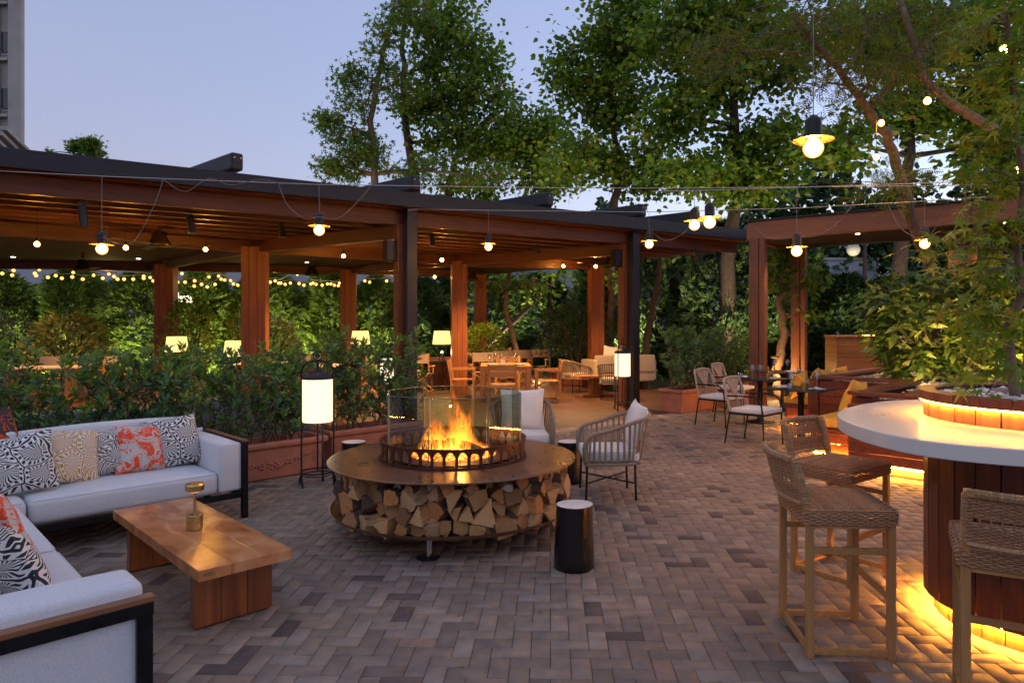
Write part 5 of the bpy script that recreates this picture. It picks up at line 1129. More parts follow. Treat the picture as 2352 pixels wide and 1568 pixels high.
p=at(1812,845,12.6); t_=thing('cordless_lamp','small flat headed brass lamp on the farthest black table','lamp',(4.62,13.1,Z)); MB().lathe([(0,0),(.04,0),(.04,.02),(.008,.025),(.008,.26)],20).build('base',M['brass'],t_); MB().lathe([(.0,.26),(.08,.26),(.08,.285),(0,.29)],24).build('head',M['brass'],t_); MB().lathe([(0,.258),(.06,.258)],20).build('light_disc',bpy.data.materials['lamp_disc'],t_)

# ================= BANQUETTE (zig-zag hardwood bench with planting bed)
bq=thing('banquette','zigzag red hardwood banquette with mitred caps and slatted fronts','bench',(0,0,0))
e1=Vector((.7071,-.7071)); e2=Vector((.7071,.7071))
C0=Vector((6.2,12.2)); C1=Vector((4.3,10.3)); Mm=Vector((5.22,9.38)); C2=Vector((3.72,7.88)); C3=Vector((6.2,5.40))
def boards(p,q,z0,z1,par,name='slatted_front',n_=None,th=.03,out=(0,0)):
    mb=MB(); h_=.118; k=0; z=z1; d=(q-p)
    while z>z0+.02:
        zz=max(z0,z-h_); mb.bar((p.x+out[0],p.y+out[1],(z+zz)/2),(q.x+out[0],q.y+out[1],(z+zz)/2),th,(z-zz)-.007); z-=h_
    o=mb.build(name,M['ipe'],par,.003)
    return o
def blen(name,p,q,z,w_,h_,mat,par): return beam(name,v3(p,z),v3(q,z),w_,h_,mat,par,.004)
CZ=.85
for a,b_ in ((C0,C1),(C1,Mm),(Mm,C2),(C2,C3)):
    d=(b_-a).normalized(); boards(a+d*.02,b_-d*.02,.12,CZ-.045,bq)
    blen('cap_board',a+d*.0,b_,CZ,.20,.045,M['ipe'],bq)
    MB().bar((a.x,a.y,.06),(b_.x,b_.y,.06),.02,.115).build('plinth',M['soil'],bq)
blen('cap_board',C1,C1+Vector((3.2,.0))*.0+e1*.0+Vector((1.9,0)),CZ-.004,.16,.04,M['ipe'],bq) if False else None
# stepped shelf in front of the near face
blen('step_shelf',C2-e2*.16+e1*.02,C3-e2*.16,.725,.30,.05,M['ipe'],bq); boards(C2-e2*.30+e1*.03,C3-e2*.30,.12,.70,bq)
# inner divider boards of the bed
blen('cap_board',C2+e1*.5+e2*.1,C2+e1*.5+e2*2.2,CZ-.006,.14,.04,M['ipe'],bq)
blen('cap_board',C1+Vector((.1,.55)),C1+Vector((4.6,-.35)),CZ-.008,.16,.04,M['ipe'],bq) if False else None
# seats
def seat(p,q,name='seat_box'):
    d=(q-p).normalized(); nrm=-e1*.29
    a=p+nrm;b2=q+nrm; blen('seat_board',a,b2,.37,.56,.05,M['ipe'],bq); boards(p-e1*.52,q-e1*.52,.11,.345,bq)
    boards(p-e1*.03,p-e1*.50,.11,.345,bq); boards(q-e1*.03,q-e1*.50,.11,.345,bq)
seat(C1+e2*.03,C0); seat(C2+e2*.03,Mm-e2*.12)
for p,q in ((C1+e2*.03,C0-e2*1.2),(C0-e2*1.15,C0),(C2+e2*.05,Mm-e2*.16)):
    L=(q-p).length; o=cushion('seat_cushion',(0,0,0),(L-.02,.54,.11),M['ochre'],bq,.03); m_=(p+q)/2-e1*.30; o.location=v3(m_,.452); o.rotation_euler=(0,0,R(45))
for p,q in ((C1+e2*.06,C1+e2*.9),(C1+e2*.95,C1+e2*1.8),(C2+e2*.08,C2+e2*.9)):
    L=(q-p).length; o=cushion('back_cushion',(0,0,0),(L-.02,.10,.36),M['ochre'],bq,.04); m_=(p+q)/2-e1*.14; o.location=v3(m_,.66); o.rotation_euler=(R(-8),0,R(45-180))
# end panels and led strips
MB().bar((C1.x,C1.y,.45),((C1-e1*.16).x,(C1-e1*.16).y,.45),.03,.74).build('end_panel',M['ipe'],bq,.003)
led=[]
for a,b_,off in ((C1-e1*.50,C0-e1*.50,0),(C2-e1*.48,Mm-e1*.48,0),(C1-e1*.5,C1-e1*.04,0),(C2-e1*.47,C2-e1*.04,0),(C2-e2*.28+e1*.05,C3-e2*.28,0)):
    MB().bar((a.x,a.y,.105),(b_.x,b_.y,.105),.014,.008).build('led_strip',M['strip'],bq)
    MB().bar((a.x-.0,a.y,.055),(b_.x,b_.y,.055),.02,.09).build('plinth',M['terra'],bq).location=(.04*.7,.04*.7,0)
for lb,p,rz,lean,w_,sd_ in (('yellow cushion with a pointed corner at the table end of the bench',C1+e2*.30-e1*.20,R(45-180+90+90),-18,.46,31),('yellow cushion behind the first one along the far bench',C1+e2*1.1-e1*.20,R(45),-18,.46,32),('yellow cushion standing at the near corner of the banquette',C2+e2*.28-e1*.20,R(45),-18,.48,33),('yellow cushion lying low behind the table pedestal',C1+e2*.12-e1*.40,R(20),-30,.40,34)):
    pillow(lb,(p.x,p.y,.51),R(-135),-16,w_,w_,M['ochre'],.10,(-8 if sd_%2 else 6),sd_,'yellow cushions on the banquette')
yc=thing('throw_pillow','yellow cushion tip peeking over the bed edge behind the bar planter','cushion',(4.75,7.2,.74),R(-60),'yellow cushions on the banquette'); pillowmesh(.44,.3,.08,seed=35).build('cover',M['ochre'],yc,smooth=True)
# pebble bed
pe_,t,b=nodes('cream_pebbles'); r=ramp(t,island(t),[(0,(.36,.28,.20)),(.5,(.52,.43,.34)),(1,(.66,.60,.52))]); t.links.new(r.outputs[0],b.inputs['Base Color']); b.inputs['Roughness'].default_value=.7
PB=[tuple(C0+e1*.1),tuple(C1+e1*.12),tuple(Mm+e1*.13),tuple(C2+e1*.14),tuple(C3+e2*.1),(9.5,9.0),(9.0,12.5)]
MB().prism(PB,.70,.765).build('bed_soil',M['soil'],bq)
ico=[(math.cos(2*PI*k/6)*c_,math.sin(2*PI*k/6)*c_,s_) for s_,c_ in ((-.5,.8),(.35,.85)) for k in range(6)]+[(0,0,.8),(0,0,-.9)]
icf=[(k,(k+1)%6,6+(k+1)%6) for k in range(6)]+[(k,6+(k+1)%6,6+k) for k in range(6)]+[(6+k,6+(k+1)%6,12) for k in range(6)]+[((k+1)%6,k,13) for k in range(6)]
ico=np.array(ico);icf=np.array(icf)
def pebbles(name,pts,size,mat,parent,seed,flat=.55):
    rg=np.random.default_rng(seed); n=len(pts); P=np.array(pts); a=rg.uniform(0,2*PI,n); s=size*rg.uniform(.6,1.3,(n,1,1)); st=rg.uniform(.7,1.35,(n,1))
    V=np.repeat(ico[None],n,0)*s; V=V*(1+rg.uniform(-.18,.18,(n,14,1))); x=V[:,:,0]*st;y=V[:,:,1]; z=V[:,:,2]*flat
    tx,ty=rg.normal(0,.3,(n,1)),rg.normal(0,.3,(n,1)); z=z+x*tx+y*ty
    X=x*np.cos(a)[:,None]-y*np.sin(a)[:,None];Y=x*np.sin(a)[:,None]+y*np.cos(a)[:,None]
    W=np.stack([X,Y,z],2)+P[:,None,:]; F=icf[None]+(np.arange(n)*14)[:,None,None]
    return npmesh(name,W.reshape(-1,3),F.reshape(-1,3),mat,parent)
rd=random.Random(4); pts=[]
while len(pts)<7500:
    x,y=rd.uniform(3.6,9.3),rd.uniform(5.4,12.4)
    if inpoly(x,y,PB): pts.append((x,y,.775+rd.uniform(-.012,.014)))
tag(pebbles('pebble_gravel',pts,.034,pe_,None,5),kind='stuff')
for i,(p,rz) in enumerate((((5.95,10.4),.3),((4.9,8.2),.8),((7.4,8.7),.5))):
    t_=thing('black_tray',('black square tray round the aucuba stem','black tray near the bar end of the pebble bed','black tray with a garden spot in the pebble bed')[i],'tray',(*p,.79),rz); mb=MB()
    for sx,sy,w_,l_ in ((-.2,0,.02,.42),(.2,0,.02,.42),(0,.2,.42,.02),(0,-.2,.42,.02)): mb.box((sx,sy,0),(w_,l_,.04))
    mb.box((0,0,-.005),(.4,.4,.01)); mb.build('tray_body',M['black'],t_)
# host stand box
hs=thing('host_stand','waist high slatted timber cabinet behind the yellow cushions','cabinet',(6.35,13.55,0),R(-8)); mb=MB()
for k in range(34): mb.box((0,0,.02+.0408*k),(.86,.8,.0375))
mb.build('slatted_body',wood('veneer_slats',(.27,.12,.045),(.19,.075,.028),'X',.5),hs); MB().box((0,0,1.405),(.9,.84,.03)).build('top_board',M['pavilion'],hs,.004); MB().box((.28,-.2,1.425),(.34,.03,.012)).build('led_strip',M['strip2'],hs)
# aucuba & friends
def aucuba(loc,lb,seed,rx,ry,h_,n_):
    rg=np.random.default_rng(seed); t_=thing('aucuba_shrub',lb,'shrub',loc,0,'variegated aucuba shrubs in the pebble bed'); mb=MB(); P=[];D=[]
    mb.tube([(0,0,-.02),(.02,.01,.2),(0,0,.42)],[.05,.042,.035],8)
    for k in range(n_):
        a=rg.uniform(0,2*PI); el=rg.uniform(.07,1.0); r_=rg.uniform(.3,1)**.5; wd=(.55+.9*el-.75*el**4); e=Vector((math.cos(a)*rx*r_*wd,math.sin(a)*ry*r_*wd,.12+h_*el*rg.uniform(.92,1.05)))
        s=Vector((0,0,.35)); mp=s.lerp(e,.5)+Vector((0,0,-.10)); 
        if k%3==0: mb.tube([s,mp,e],[.016,.009,.004],4)
        m_=7
        for q in range(m_):
            b=q*2.4+k; u_=rg.uniform(.2,1); P.append(tuple(e+Vector((rg.normal(0,.03),rg.normal(0,.03),-.035*q)))); D.append((math.cos(b)*1.0+math.cos(a)*.35,math.sin(b)+math.sin(a)*.35,.35-q*.11))
    mb.build('stem',M['bark2'],t_,smooth=True); scatter('foliage',P,D,.235,T_leaf(.40,.10,.25),M['l_auc'],t_,rg,1.0,.25); return t_
aucuba((5.95,10.4,.78),'yellow speckled aucuba shrub left in the pebble bed above the cabinet edge',71,.85,.7,1.55,250)
aucuba((6.9,9.6,.78),'yellow speckled aucuba shrub in the middle of the pebble bed behind the maple',72,.95,.8,1.75,270)
aucuba((8.1,8.6,.78),'yellow speckled aucuba shrub at the picture edge end of the pebble bed',73,1.0,.8,1.95,240)
for (x,y,pw) in ((5.6,9.75,26),(6.6,8.9,34),(7.6,8.0,34)):
    l=lamp('bed_uplight',(x-.35,y-.35,.86),pw*3.0,(1,.72,.32),.03,'SPOT',None,130); aim(l,(x+.4,y+.8,2.2))
    t_=thing('garden_spot','small black garden spot aimed at the aucuba '+{5.6:'beside the cushions',6.6:'near the bar planter',7.6:'at the picture edge'}[x],'spotlight',(x-.03,y-.08,.79)); MB().tube([(0,-.04,.07),(0,.03,.10)],.03,12).box((0,0,.03),(.02,.02,.07)).build('spot_head',M['black'],t_)

# ================= BAR COUNTER
bc=thing('bar_counter','round white stone bar counter on a hardwood drum with a planter ring in the middle','bar counter',(2.85,3.78,0)); BC=Vector((2.85,3.78))
pts=[(2.748,4.80),(2.45,4.735),(2.12,4.48),(1.80,4.10),(1.70,3.72),(1.69,3.42),(1.745,3.17),(1.86,3.02),(1.98,2.94),(2.073,2.887),(2.35,2.79),(2.8,2.72),(3.3,2.78),(3.75,3.1),(3.98,3.6),(3.95,4.15),(3.6,4.6),(3.2,4.78)]
path=smooth_path([Vector((x-BC.x,y-BC.y,0)) for x,y in pts],6,True)
# gentle smoothing
for _ in range(14): path=[(path[i-1]+path[i]*2+path[(i+1)%len(path)])/4 for i in range(len(path))]
poly=[(p.x,p.y) for p in path][::-1]
MB().prism(poly,1.043,1.118).build('counter_top',M['counter'],bc,.006,False,3)
n=56; mb=MB()
def staves(R0,z0,z1,n,th=.025,c=(0,0)):
    mb=MB()
    for k in range(n):
        t0=2*PI*(k+.03)/n;t1=2*PI*(k+.97)/n; q=[(R0,t0),(R0,t1),(R0-th,t1),(R0-th,t0)]; P_=[(c[0]+r_*math.cos(a),c[1]+r_*math.sin(a)) for r_,a in q]; mb.prism(P_,z0,z1)
    return mb
cc=(-.01,.02)
staves(.585,.10,1.043,30,c=cc).build('drum_cladding',M['ipez'],bc,.002); staves(.532,0,.115,30,c=cc).build('toe_kick',M['teak'],bc,.001)
MB().lathe([(.50,.0),(.50,1.04)],48,(cc[0],cc[1],0)).build('core',M['black'],bc)
MB().lathe([(.536,.099),(.552,.099),(.552,.093),(.536,.093)],64,(cc[0],cc[1],0),closed=True).build('led_ring',M['strip'],bc)
staves(.585,1.118,1.235,30,c=cc).build('planter_ring',M['teak'],bc,.001)
mb=MB(); n=26
for k in range(n):
    t0=2*PI*(k+.01)/n;t1=2*PI*(k+.99)/n; P_=[(cc[0]+r_*math.cos(a),cc[1]+r_*math.sin(a)) for r_,a in ((.615,t0),(.615,(t0+t1)/2),(.615,t1),(.525,t1),(.525,(t0+t1)/2),(.525,t0))]; mb.prism(P_,1.215,1.268)
mb.build('planter_rim',M['ipe'],bc,.002)
MB().lathe([(.592,1.213),(.603,1.213),(.603,1.206),(.592,1.206)],64,(cc[0],cc[1],0),closed=True).build('led_ring',M['strip3'],bc)
MB().lathe([(.0,1.205),(.52,1.205)],48,(cc[0],cc[1],0)).build('planter_soil',M['soil'],bc)
MB().lathe([(.515,1.15),(.524,1.15),(.524,1.262),(.515,1.262)],48,(cc[0],cc[1],0),closed=True).build('planter_liner',M['soil'],bc)
rd=random.Random(8); pts=[]
while len(pts)<1900:
    a=rd.uniform(0,2*PI); r_=.51*math.sqrt(rd.random()); pts.append((BC.x+cc[0]+r_*math.cos(a),BC.y+cc[1]+r_*math.sin(a),1.222+rd.uniform(-.006,.014)))
pw_,t,b=nodes('white_pebbles'); r=ramp(t,island(t),[(0,(.55,.52,.47)),(.4,(.76,.73,.68)),(1,(.88,.86,.82))]); t.links.new(r.outputs[0],b.inputs['Base Color']); b.inputs['Roughness'].default_value=.6
tag(pebbles('white_pebble_gravel',pts,.025,pw_,None,6),kind='stuff')
rk=thing('flat_rock','flat grey rock on the white pebbles beside the maple trunk','rock',(2.92,4.08,1.215)); mb=MB(); mb.lathe([(.0001,-.02),(.13,-.01),(.15,.02),(.12,.045),(.0001,.055)],14); rd=random.Random(1); mb.v=[(x*1.25+rd.uniform(-.012,.012),y*.8+rd.uniform(-.012,.012),z+rd.uniform(-.004,.004)) for x,y,z in mb.v]; mb.build('rock_body',M['rock'],rk,smooth=True)
M['wrap']=strands('cane_wrapping',(.52,.31,.15),(.34,.19,.085))
# ================= BAR STOOLS
def barstool(loc,rz,lb):
    """faces local -y; width x, depth y"""
    t_=thing('bar_stool',lb,'bar stool',loc,rz,'woven teak bar stools'); X,Y=.225,.195; sq=.036
    for x,y in ((-X,-Y),(X,-Y)): MB().box((x,y,.345),(sq,sq,.69)).build('leg',M['teak'],t_,.003)
    for x in (-X,X):
        p=[Vector((x,Y,0)),Vector((x,Y,.69)),Vector((x,Y+.075,.985))]; mb=MB(); mb.box((x,Y,.345),(sq,sq,.69)); mb.bar(p[1]-Vector((0,0,.01)),p[2],sq*.8,sq,0,(0,1,0)); mb.build('rear_post',M['teak'],t_,.003)
    rails=[((-X,-Y,.30),(X,-Y,.30)),((-X,Y,.035),(X,Y,.035)),((-X,-Y,.035),(-X,Y,.035)),((X,-Y,.035),(X,Y,.035)),((-X,-Y,.53),(-X,Y,.53)),((X,-Y,.53),(X,Y,.53))]
    for a,b_ in rails:
        a=Vector(a);b_=Vector(b_); d=(b_-a).normalized()*.018; MB().bar(a+d,b_-d,.022,.032).build('rail',M['teakx'] if abs(d.x)>abs(d.y) else M['teakx'],t_,.002)
    mb=MB()
    for a,b_ in (((-X,-Y,.668),(X,-Y,.668)),((-X,Y,.655),(X,Y,.655)),((-X,-Y,.66),(-X,Y,.66)),((X,-Y,.66),(X,Y,.66))):
        a=Vector(a);b_=Vector(b_); d=(b_-a).normalized()*.018; mb.bar(a+d,b_-d,.026,.035)
    mb.build('seat_frame',M['teakx'],t_,.002)
    # woven seat: warp and weft of real strands with a wrapped border
    mb=MB(); xx,yy=.252,.222; zt=.735
    crown=lambda x,y: zt+.012*(1-(x/xx)**2)*(1-(y/yy)**2)-.012*(max(abs(x)/xx,abs(y)/yy)**8)
    ny=46; nxw=40
    for k in range(ny):
        y=-yy+.008+(2*yy-.016)*k/(ny-1); P_=[]
        for q in range(nxw+1):
            x=-xx+2*xx*q/nxw; P_.append((x,y,crown(x,y)+.0028*(1 if (q+k)%2 else -1)))
        mb.tube(P_,.0036,4)
    for q in range(nxw+1):
        x=-xx+2*xx*q/nxw
        if q%2==0: mb.tube([(x,-yy+2*yy*k/12,crown(x,-yy+2*yy*k/12)-.001) for k in range(13)],.0034,4)
    mb.add([(-xx,-yy,zt-.02),(xx,-yy,zt-.02),(xx,yy,zt-.02),(-xx,yy,zt-.02)],[(0,1,2,3)])
    mb.build('woven_seat',M['wicker'],t_)
    mb=MB(); c_=.03
    corners=[]
    for cx,cy,a0_ in ((xx-c_,-yy+c_,-90),(xx-c_,yy-c_,0),(-xx+c_,yy-c_,90),(-xx+c_,-yy+c_,180)):
        for q in range(4): a=R(a0_+30*q); corners.append((cx+c_*math.cos(a),cy+c_*math.sin(a)))
    loop=[]; 
    for i in range(len(corners)):
        a=Vector(corners[i]);b_=Vector(corners[(i+1)%len(corners)]); m_=max(1,round((b_-a).length/.0125))
        for q in range(m_): loop.append(a.lerp(b_,q/m_))
    L=len(loop)
    for r_ in range(9):
        z=.664+r_*.0088; P_=[]
        for i,p in enumerate(loop):
            t2=(loop[(i+1)%L]-loop[i-1]).normalized(); nn=Vector((t2.y,-t2.x)); o_=.003*(1 if (i//2+r_)%2 else -1)+.0016*math.sin(r_/8*PI)*2; P_.append((p.x+nn.x*o_,p.y+nn.y*o_,z))
        mb.tube(P_,.0042,4,True)
    mb.build('woven_edge',M['wicker'],t_)
    # back: wrapped top rail, two woven bands with a gap
    BK2=lambda x,z:Vector((x,Y+.020+.075*(z-.69)/.295-.045*0+.05*(1-(x/X)**2)*.9,z))
    mb=MB(); m_=24
    for r_ in range(30):
        z=.765+r_*.0070
        if 13<=r_<=15: continue
        P_=[BK2(-X*1.06+2.12*X*q/m_,z)+Vector((0,.0032*(1 if (q+r_)%2 else -1),0)) for q in range(m_+1)]; mb.tube(P_,.0040,4)
    for q in range(13):
        x=-X*.98+1.96*X*q/12; mb.tube([BK2(x,.76),BK2(x,.86),BK2(x,.975)],.0042,4)
    mb.build('woven_back',M['wicker'],t_)
    mb=MB(); rail=[BK2(-X+2*X*q/12,.978) for q in range(13)]
    for a,b_ in zip(rail[:-1],rail[1:]): mb.bar(a,b_+(b_-a)*.05,.024,.026)
    mb.build('top_rail',M['teakx'],t_)
    mb=MB()
    for q in range(62):
        x=-X+.022+(2*X-.044)*q/61; c3=BK2(x,.978); mb.tube([c3+Vector((0,.0145*math.cos(a),.0155*math.sin(a))) for a in (R(45*i_) for i_ in range(8))],.0034,4,True)
    for s in (-1,1):
        for q in range(26):
            z=.765+q*.0081; c3=Vector((s*X,Y+.075*(z-.69)/.295,z)); mb.tube([c3+Vector((.0195*math.cos(a),.0225*math.sin(a),0)) for a in (R(45*i_+22) for i_ in range(8))],.0038,4,True)
    lowr=[BK2(-X+2*X*q/12,.762) for q in range(13)]; mb.tube(lowr,.011,6)
    mb.build('wrapping',M['wrap'],t_)
    return t_
bs=barstool((1.578,3.593,0),R(90-4),'bar stool in full view with its back to the paving')
dup(bs,(2.04,4.545,0),R(90-51-4+2),'bar stool behind the full one, closest to the banquette'); dup(bs,(2.065,2.875,0),R(180-27.5),'bar stool cut off by the picture edge, seen from behind')
# ================= JAPANESE MAPLE in the bar planter
rg=np.random.default_rng(80); mpl=thing('japanese_maple','Japanese maple with star shaped leaves growing in the bar counter planter','tree',(2.78,3.86,1.20)); mo=Vector((2.78,3.86,1.2)); mb=MB()
def mp(px,py,d): return at(px,py,d)-mo
trk=[mp(2334,925,3.86),mp(2322,830,3.86),mp(2318,740,3.85),mp(2345,680,3.83),mp(2336,560,3.8),mp(2350,430,3.75),mp(2330,280,3.7),mp(2320,120,3.65),mp(2300,-40,3.6)]
tk=smooth_path([Vector((trk[0].x,trk[0].y,-.01))]+trk[1:],5); mb.tube(tk,[.03*(1-.7*i/len(tk)) for i in range(len(tk))],8)
t2=smooth_path([mp(2352,905,3.9),mp(2358,760,3.9),mp(2345,640,3.95),mp(2240,520,4.0),mp(2215,440,4.05)],5); mb.tube(t2,[.018*(1-.7*i/len(t2)) for i in range(len(t2))],7)
cl=[(2150,590,3.7,45,18,10),(2120,580,3.9,40,16,10),(2170,548,3.8,40,18,14),(2230,480,3.9,50,35,26),(2290,420,3.8,55,50,44),(2230,530,3.8,60,30,26),(2290,560,3.8,60,40,36),(2190,620,3.9,50,22,10),(2240,640,3.8,60,35,26),(2310,650,3.8,50,45,34),(2200,720,3.75,60,30,26),(2260,730,3.8,70,40,44),(2320,760,3.8,40,45,26),(2250,790,3.7,50,35,28),(2290,850,3.65,40,30,16),(2210,880,3.6,26,28,14),
 (2240,330,3.7,60,40,34),(2310,320,3.6,60,50,40),(2220,180,3.9,70,60,44),(2290,200,3.7,60,60,46),(2340,120,3.5,50,60,36),(2210,90,4.0,50,50,26),(2260,60,3.8,80,50,44),(2330,240,3.4,40,40,24),(2235,405,3.6,50,26,22),(2340,520,3.7,40,50,24),(2330,30,3.5,60,40,30),(2265,905,3.7,20,16,5)]
P=[];D=[]
for px,py,d,rx,rz_,n_ in cl:
    c=mp(px,py,d); b0=min(tk+t2,key=lambda q:(q-c).length+max(0,q.z-c.z)*.4); md=b0.lerp(c,.5)+Vector((0,0,.06)); L=smooth_path([b0,md,c],4); mb.tube(L,[.007*(1-.6*i/len(L)) for i in range(len(L))],5)
    for k in range(int(n_*.95)):
        v=rg.normal(0,.5,3); q=c+Vector((v[0]*rx*d/1568,v[1]*.16,v[2]*rz_*d/1568)); P.append(tuple(q)); D.append((v[0]-.35+rg.normal(0,.4),rg.normal(0,.5)-.3,-.35+rg.normal(0,.2)))
        if k%5==0: mb.tube([b0.lerp(c,rg.uniform(.4,.9)),q],[.0025,.0014],3)
mb.build('trunk',M['bark2'],mpl,smooth=True); scatter('crown',P,D,.078,T_star(7,.26,.35),M['l_maple'],mpl,rg,1.2,.25)

# ================= FAR TERRACE FURNITURE
def chunky_table(loc,rz,L,W_,lb,mat='teak'):
    t_=thing('teak_dining_table',lb,'dining table',loc,rz); mb=MB()
    for k in range(6): mb.box((0,-W_/2+W_/12+k*W_/6,.735),(L,W_/6-.004,.05))
    mb.build('tabletop',M['teakx'],t_,.003)
    for sx in (-1,1):
        for sy in (-1,1): MB().box((sx*(L/2-.05),sy*(W_/2-.05),.355),(.095,.095,.71)).build('leg',M['teak'],t_,.004)
    MB().box((0,W_/2-.05,.66),(L-.2,.03,.09)).box((0,-W_/2+.05,.66),(L-.2,.03,.09)).build('apron',M['teakx'],t_); return t_
chunky_table((-.62,15.0,0),R(3),1.08,1.25,'light teak dining table laid with glasses on the far terrace')
def woven_armchair(loc,rz,lb,first=[None]):
    if first[0]: return dup(first[0],loc,rz,lb)
    t_=thing('woven_armchair',lb,'armchair',loc,rz,'teak armchairs with woven backs')
    for s in (-1,1):
        MB().box((s*.27,-.24,.33),(.04,.04,.66)).build('leg',M['teak'],t_); MB().bar((s*.27,.22,0),(s*.27,.24,.45),.04,.045).bar((s*.27,.24,.44),(s*.27,.31,.86),.04,.04).build('leg',M['teak'],t_)
        MB().box((s*.27,0,.665),(.055,.54,.025)).build('armrest',M['teakx'],t_); MB().box((s*.27,0,.03),(.035,.46,.035)).build('rail',M['teakx'],t_)
    MB().box((0,-.24,.40),(.5,.03,.05)).box((0,.22,.40),(.5,.03,.05)).box((0,.23,.03),(.5,.03,.035)).build('seat_frame',M['teakx'],t_)
    mb=MB()
    for k in range(26): mb.tube([(-.27,-.24+k*.0185,.435+.004*(k%2)),(0,-.24+k*.0185,.428),(.27,-.24+k*.0185,.435)],.009,4)
    mb.build('woven_seat',M['wicker'],t_); mb=MB()
    for k in range(17):
        if k==8: continue
        z=.60+k*.015; y=.265+.055*(z-.6)/.25; mb.tube([(-.27+.54*q/14,y+.03*(1-((q-7)/7)**2)+.006*(1 if (q+k)%2 else -1),z) for q in range(15)],.0078,4)
    mb.build('woven_back',M['wicker'],t_); first[0]=t_; return t_
woven_armchair((-.62,13.75,0),R(180),'woven armchair seen from behind at the near side of the teak table'); woven_armchair((.30,14.6,0),R(-86),'woven armchair at the post side of the teak table'); woven_armchair((-1.55,15.0,0),R(92),'woven armchair against the fourth timber column side of the teak table'); woven_armchair((-.62,16.3,0),R(0),'woven armchair on the far side of the teak table')
def director(loc,rz,lb,first=[None]):
    if first[0]: return dup(first[0],loc,rz,lb)
    t_=thing('director_chair',lb,'director chair',loc,rz,'canvas director chairs on the terrace')
    for s in (-1,1):
        MB().box((s*.27,.18,.72),(.025,.03,.44)).build('back_post',M['teak'],t_); MB().box((s*.27,-.02,.62),(.05,.46,.02)).build('armrest',M['teakx'],t_); MB().box((s*.27,0,.02),(.035,.48,.03)).build('foot_rail',M['teakx'],t_)
    for y in (-.18,.18): MB().bar((-.26,y,.03),(.26,y,.44),.02,.035,0,(0,1,0)).bar((.26,y+.025,.03),(-.26,y+.025,.44),.02,.035,0,(0,1,0)).build('cross_legs',M['teak'],t_)
    for s in (-1,1): MB().box((s*.26,-.18,.54),(.025,.03,.18)).build('arm_post',M['teak'],t_)
    MB().add([(-.26,-.2,.45),(0,-.2,.42),(.26,-.2,.45),(-.26,.2,.45),(0,.2,.42),(.26,.2,.45)],[(0,1,4,3),(1,2,5,4)]).build('canvas_seat',M['canvas'],t_)
    mb=MB(); K=8
    for s in (-1,1): mb.v+= [(-.275+.55*q/K,.18+.012*s+.03*(1-((q-4)/4)**2),z) for q in range(K+1) for z in (.70,.93)]
    for s in (0,1):
        for q in range(K): o=s*(2*K+2)+2*q; mb.f.append((o,o+2,o+3,o+1)); mb.m.append(0)
    mb.build('canvas_back',M['canvas'],t_,smooth=True); first[0]=t_; return t_
dl_=[(-1.33,17.3,200,'director chair nearest the fourth timber column in the row of four'),(-.86,18.2,200,'second director chair of the row from the fourth column'),(-.36,18.9,200,'third director chair of the row from the fourth column'),(.15,19.6,195,'last director chair of the row, beside the black post'),
 (-2.95,17.6,150,'director chair under the standing lampshade'),(-2.75,16.6,170,'front director chair left of the fourth column'),(-3.5,18.6,170,'director chair behind the one under the lampshade'),(-4.1,16.2,160,'director chair behind the planter shrub right of the third column'),(-5.3,16.6,180,'director chair between the broad and third columns'),(-4.7,17.3,10,'director chair facing the broad column bay'),
 (-10.6,15.2,165,'single director chair under the variegated bush'),(-9.9,15.3,150,'director chair of the pair near the variegated bush'),(-9.45,15.6,170,'second director chair of the pair near the variegated bush'),(-.9,20.4,15,'director chair on the far side of the long table'),(-2.0,19.6,10,'director chair behind the long laid table')]
for x,y,a,lb in dl_: director((x,y,0),R(a),lb)
lt=thing('long_dining_table','long table laid with glasses behind the row of director chairs','dining table',(-1.5,19.0,0),R(52)); MB().box((0,0,.735),(3.6,.85,.04)).build('tabletop',M['ipe'],lt,.004); MB().box((-1.4,0,.36),(.08,.7,.71)).box((1.4,0,.36),(.08,.7,.71)).box((0,0,.2),(2.8,.06,.06)).build('trestle_frame',M['ipe'],lt)
for loc,rz,lb in (((-11.8,14.6,0),.4,'cloth covered table at the picture edge behind the hedge'),((-10.2,14.2,0),.35,'cloth covered table in front of the director chair pair'),((-6.0,15.8,0),.3,'cloth covered table right of the broad timber column'),((-4.3,14.9,0),.5,'cloth covered table behind the lantern')):
    t_=thing('laid_table',lb,'dining table',loc,rz,'cloth covered tables behind the hedge'); MB().box((0,0,.745),(1.5,.9,.03)).build('tabletop',M['napkin'],t_,.004); MB().box((-.5,0,.37),(.09,.6,.72)).box((.5,0,.37),(.09,.6,.72)).box((0,0,.2),(1.0,.06,.06)).build('trestle_frame',M['teak'],t_)
    for k,(x,y) in enumerate(((-.4,.1),(.35,-.15))):
        c,s=math.cos(rz),math.sin(rz); wineglass((loc[0]+x*c-y*s,loc[1]+x*s+y*c,.762),('wine glass on the '+lb.replace('cloth covered ',''))[:90] if k==0 else ('second wine glass on the '+lb.replace('cloth covered ',''))[:90])
for i,(x,y) in enumerate(((-.95,14.75),(-.72,14.85),(-.55,14.7),(-.40,14.95),(-.85,15.15))): wineglass((x,y,.762),['wine glass at the column end of the teak table','second wine glass on the teak table','middle wine glass on the teak table beside the menu','wine glass right of the menu on the teak table','rear wine glass on the teak table'][i])
for i,(x,y) in enumerate(((-2.0,18.4),(-1.7,18.75),(-1.35,19.15),(-1.05,19.5),(-.8,19.9))): wineglass((x,y,.758),['wine glass at the column end of the long table','second wine glass along the long table','middle wine glass of the long table','fourth wine glass along the long table','last wine glass at the far end of the long table'][i])
plate((-.9,14.6,.762),.3,'plate with napkin at the column corner of the teak table'); plate((-.28,14.65,.762),-.3,'plate with napkin at the post corner of the teak table')
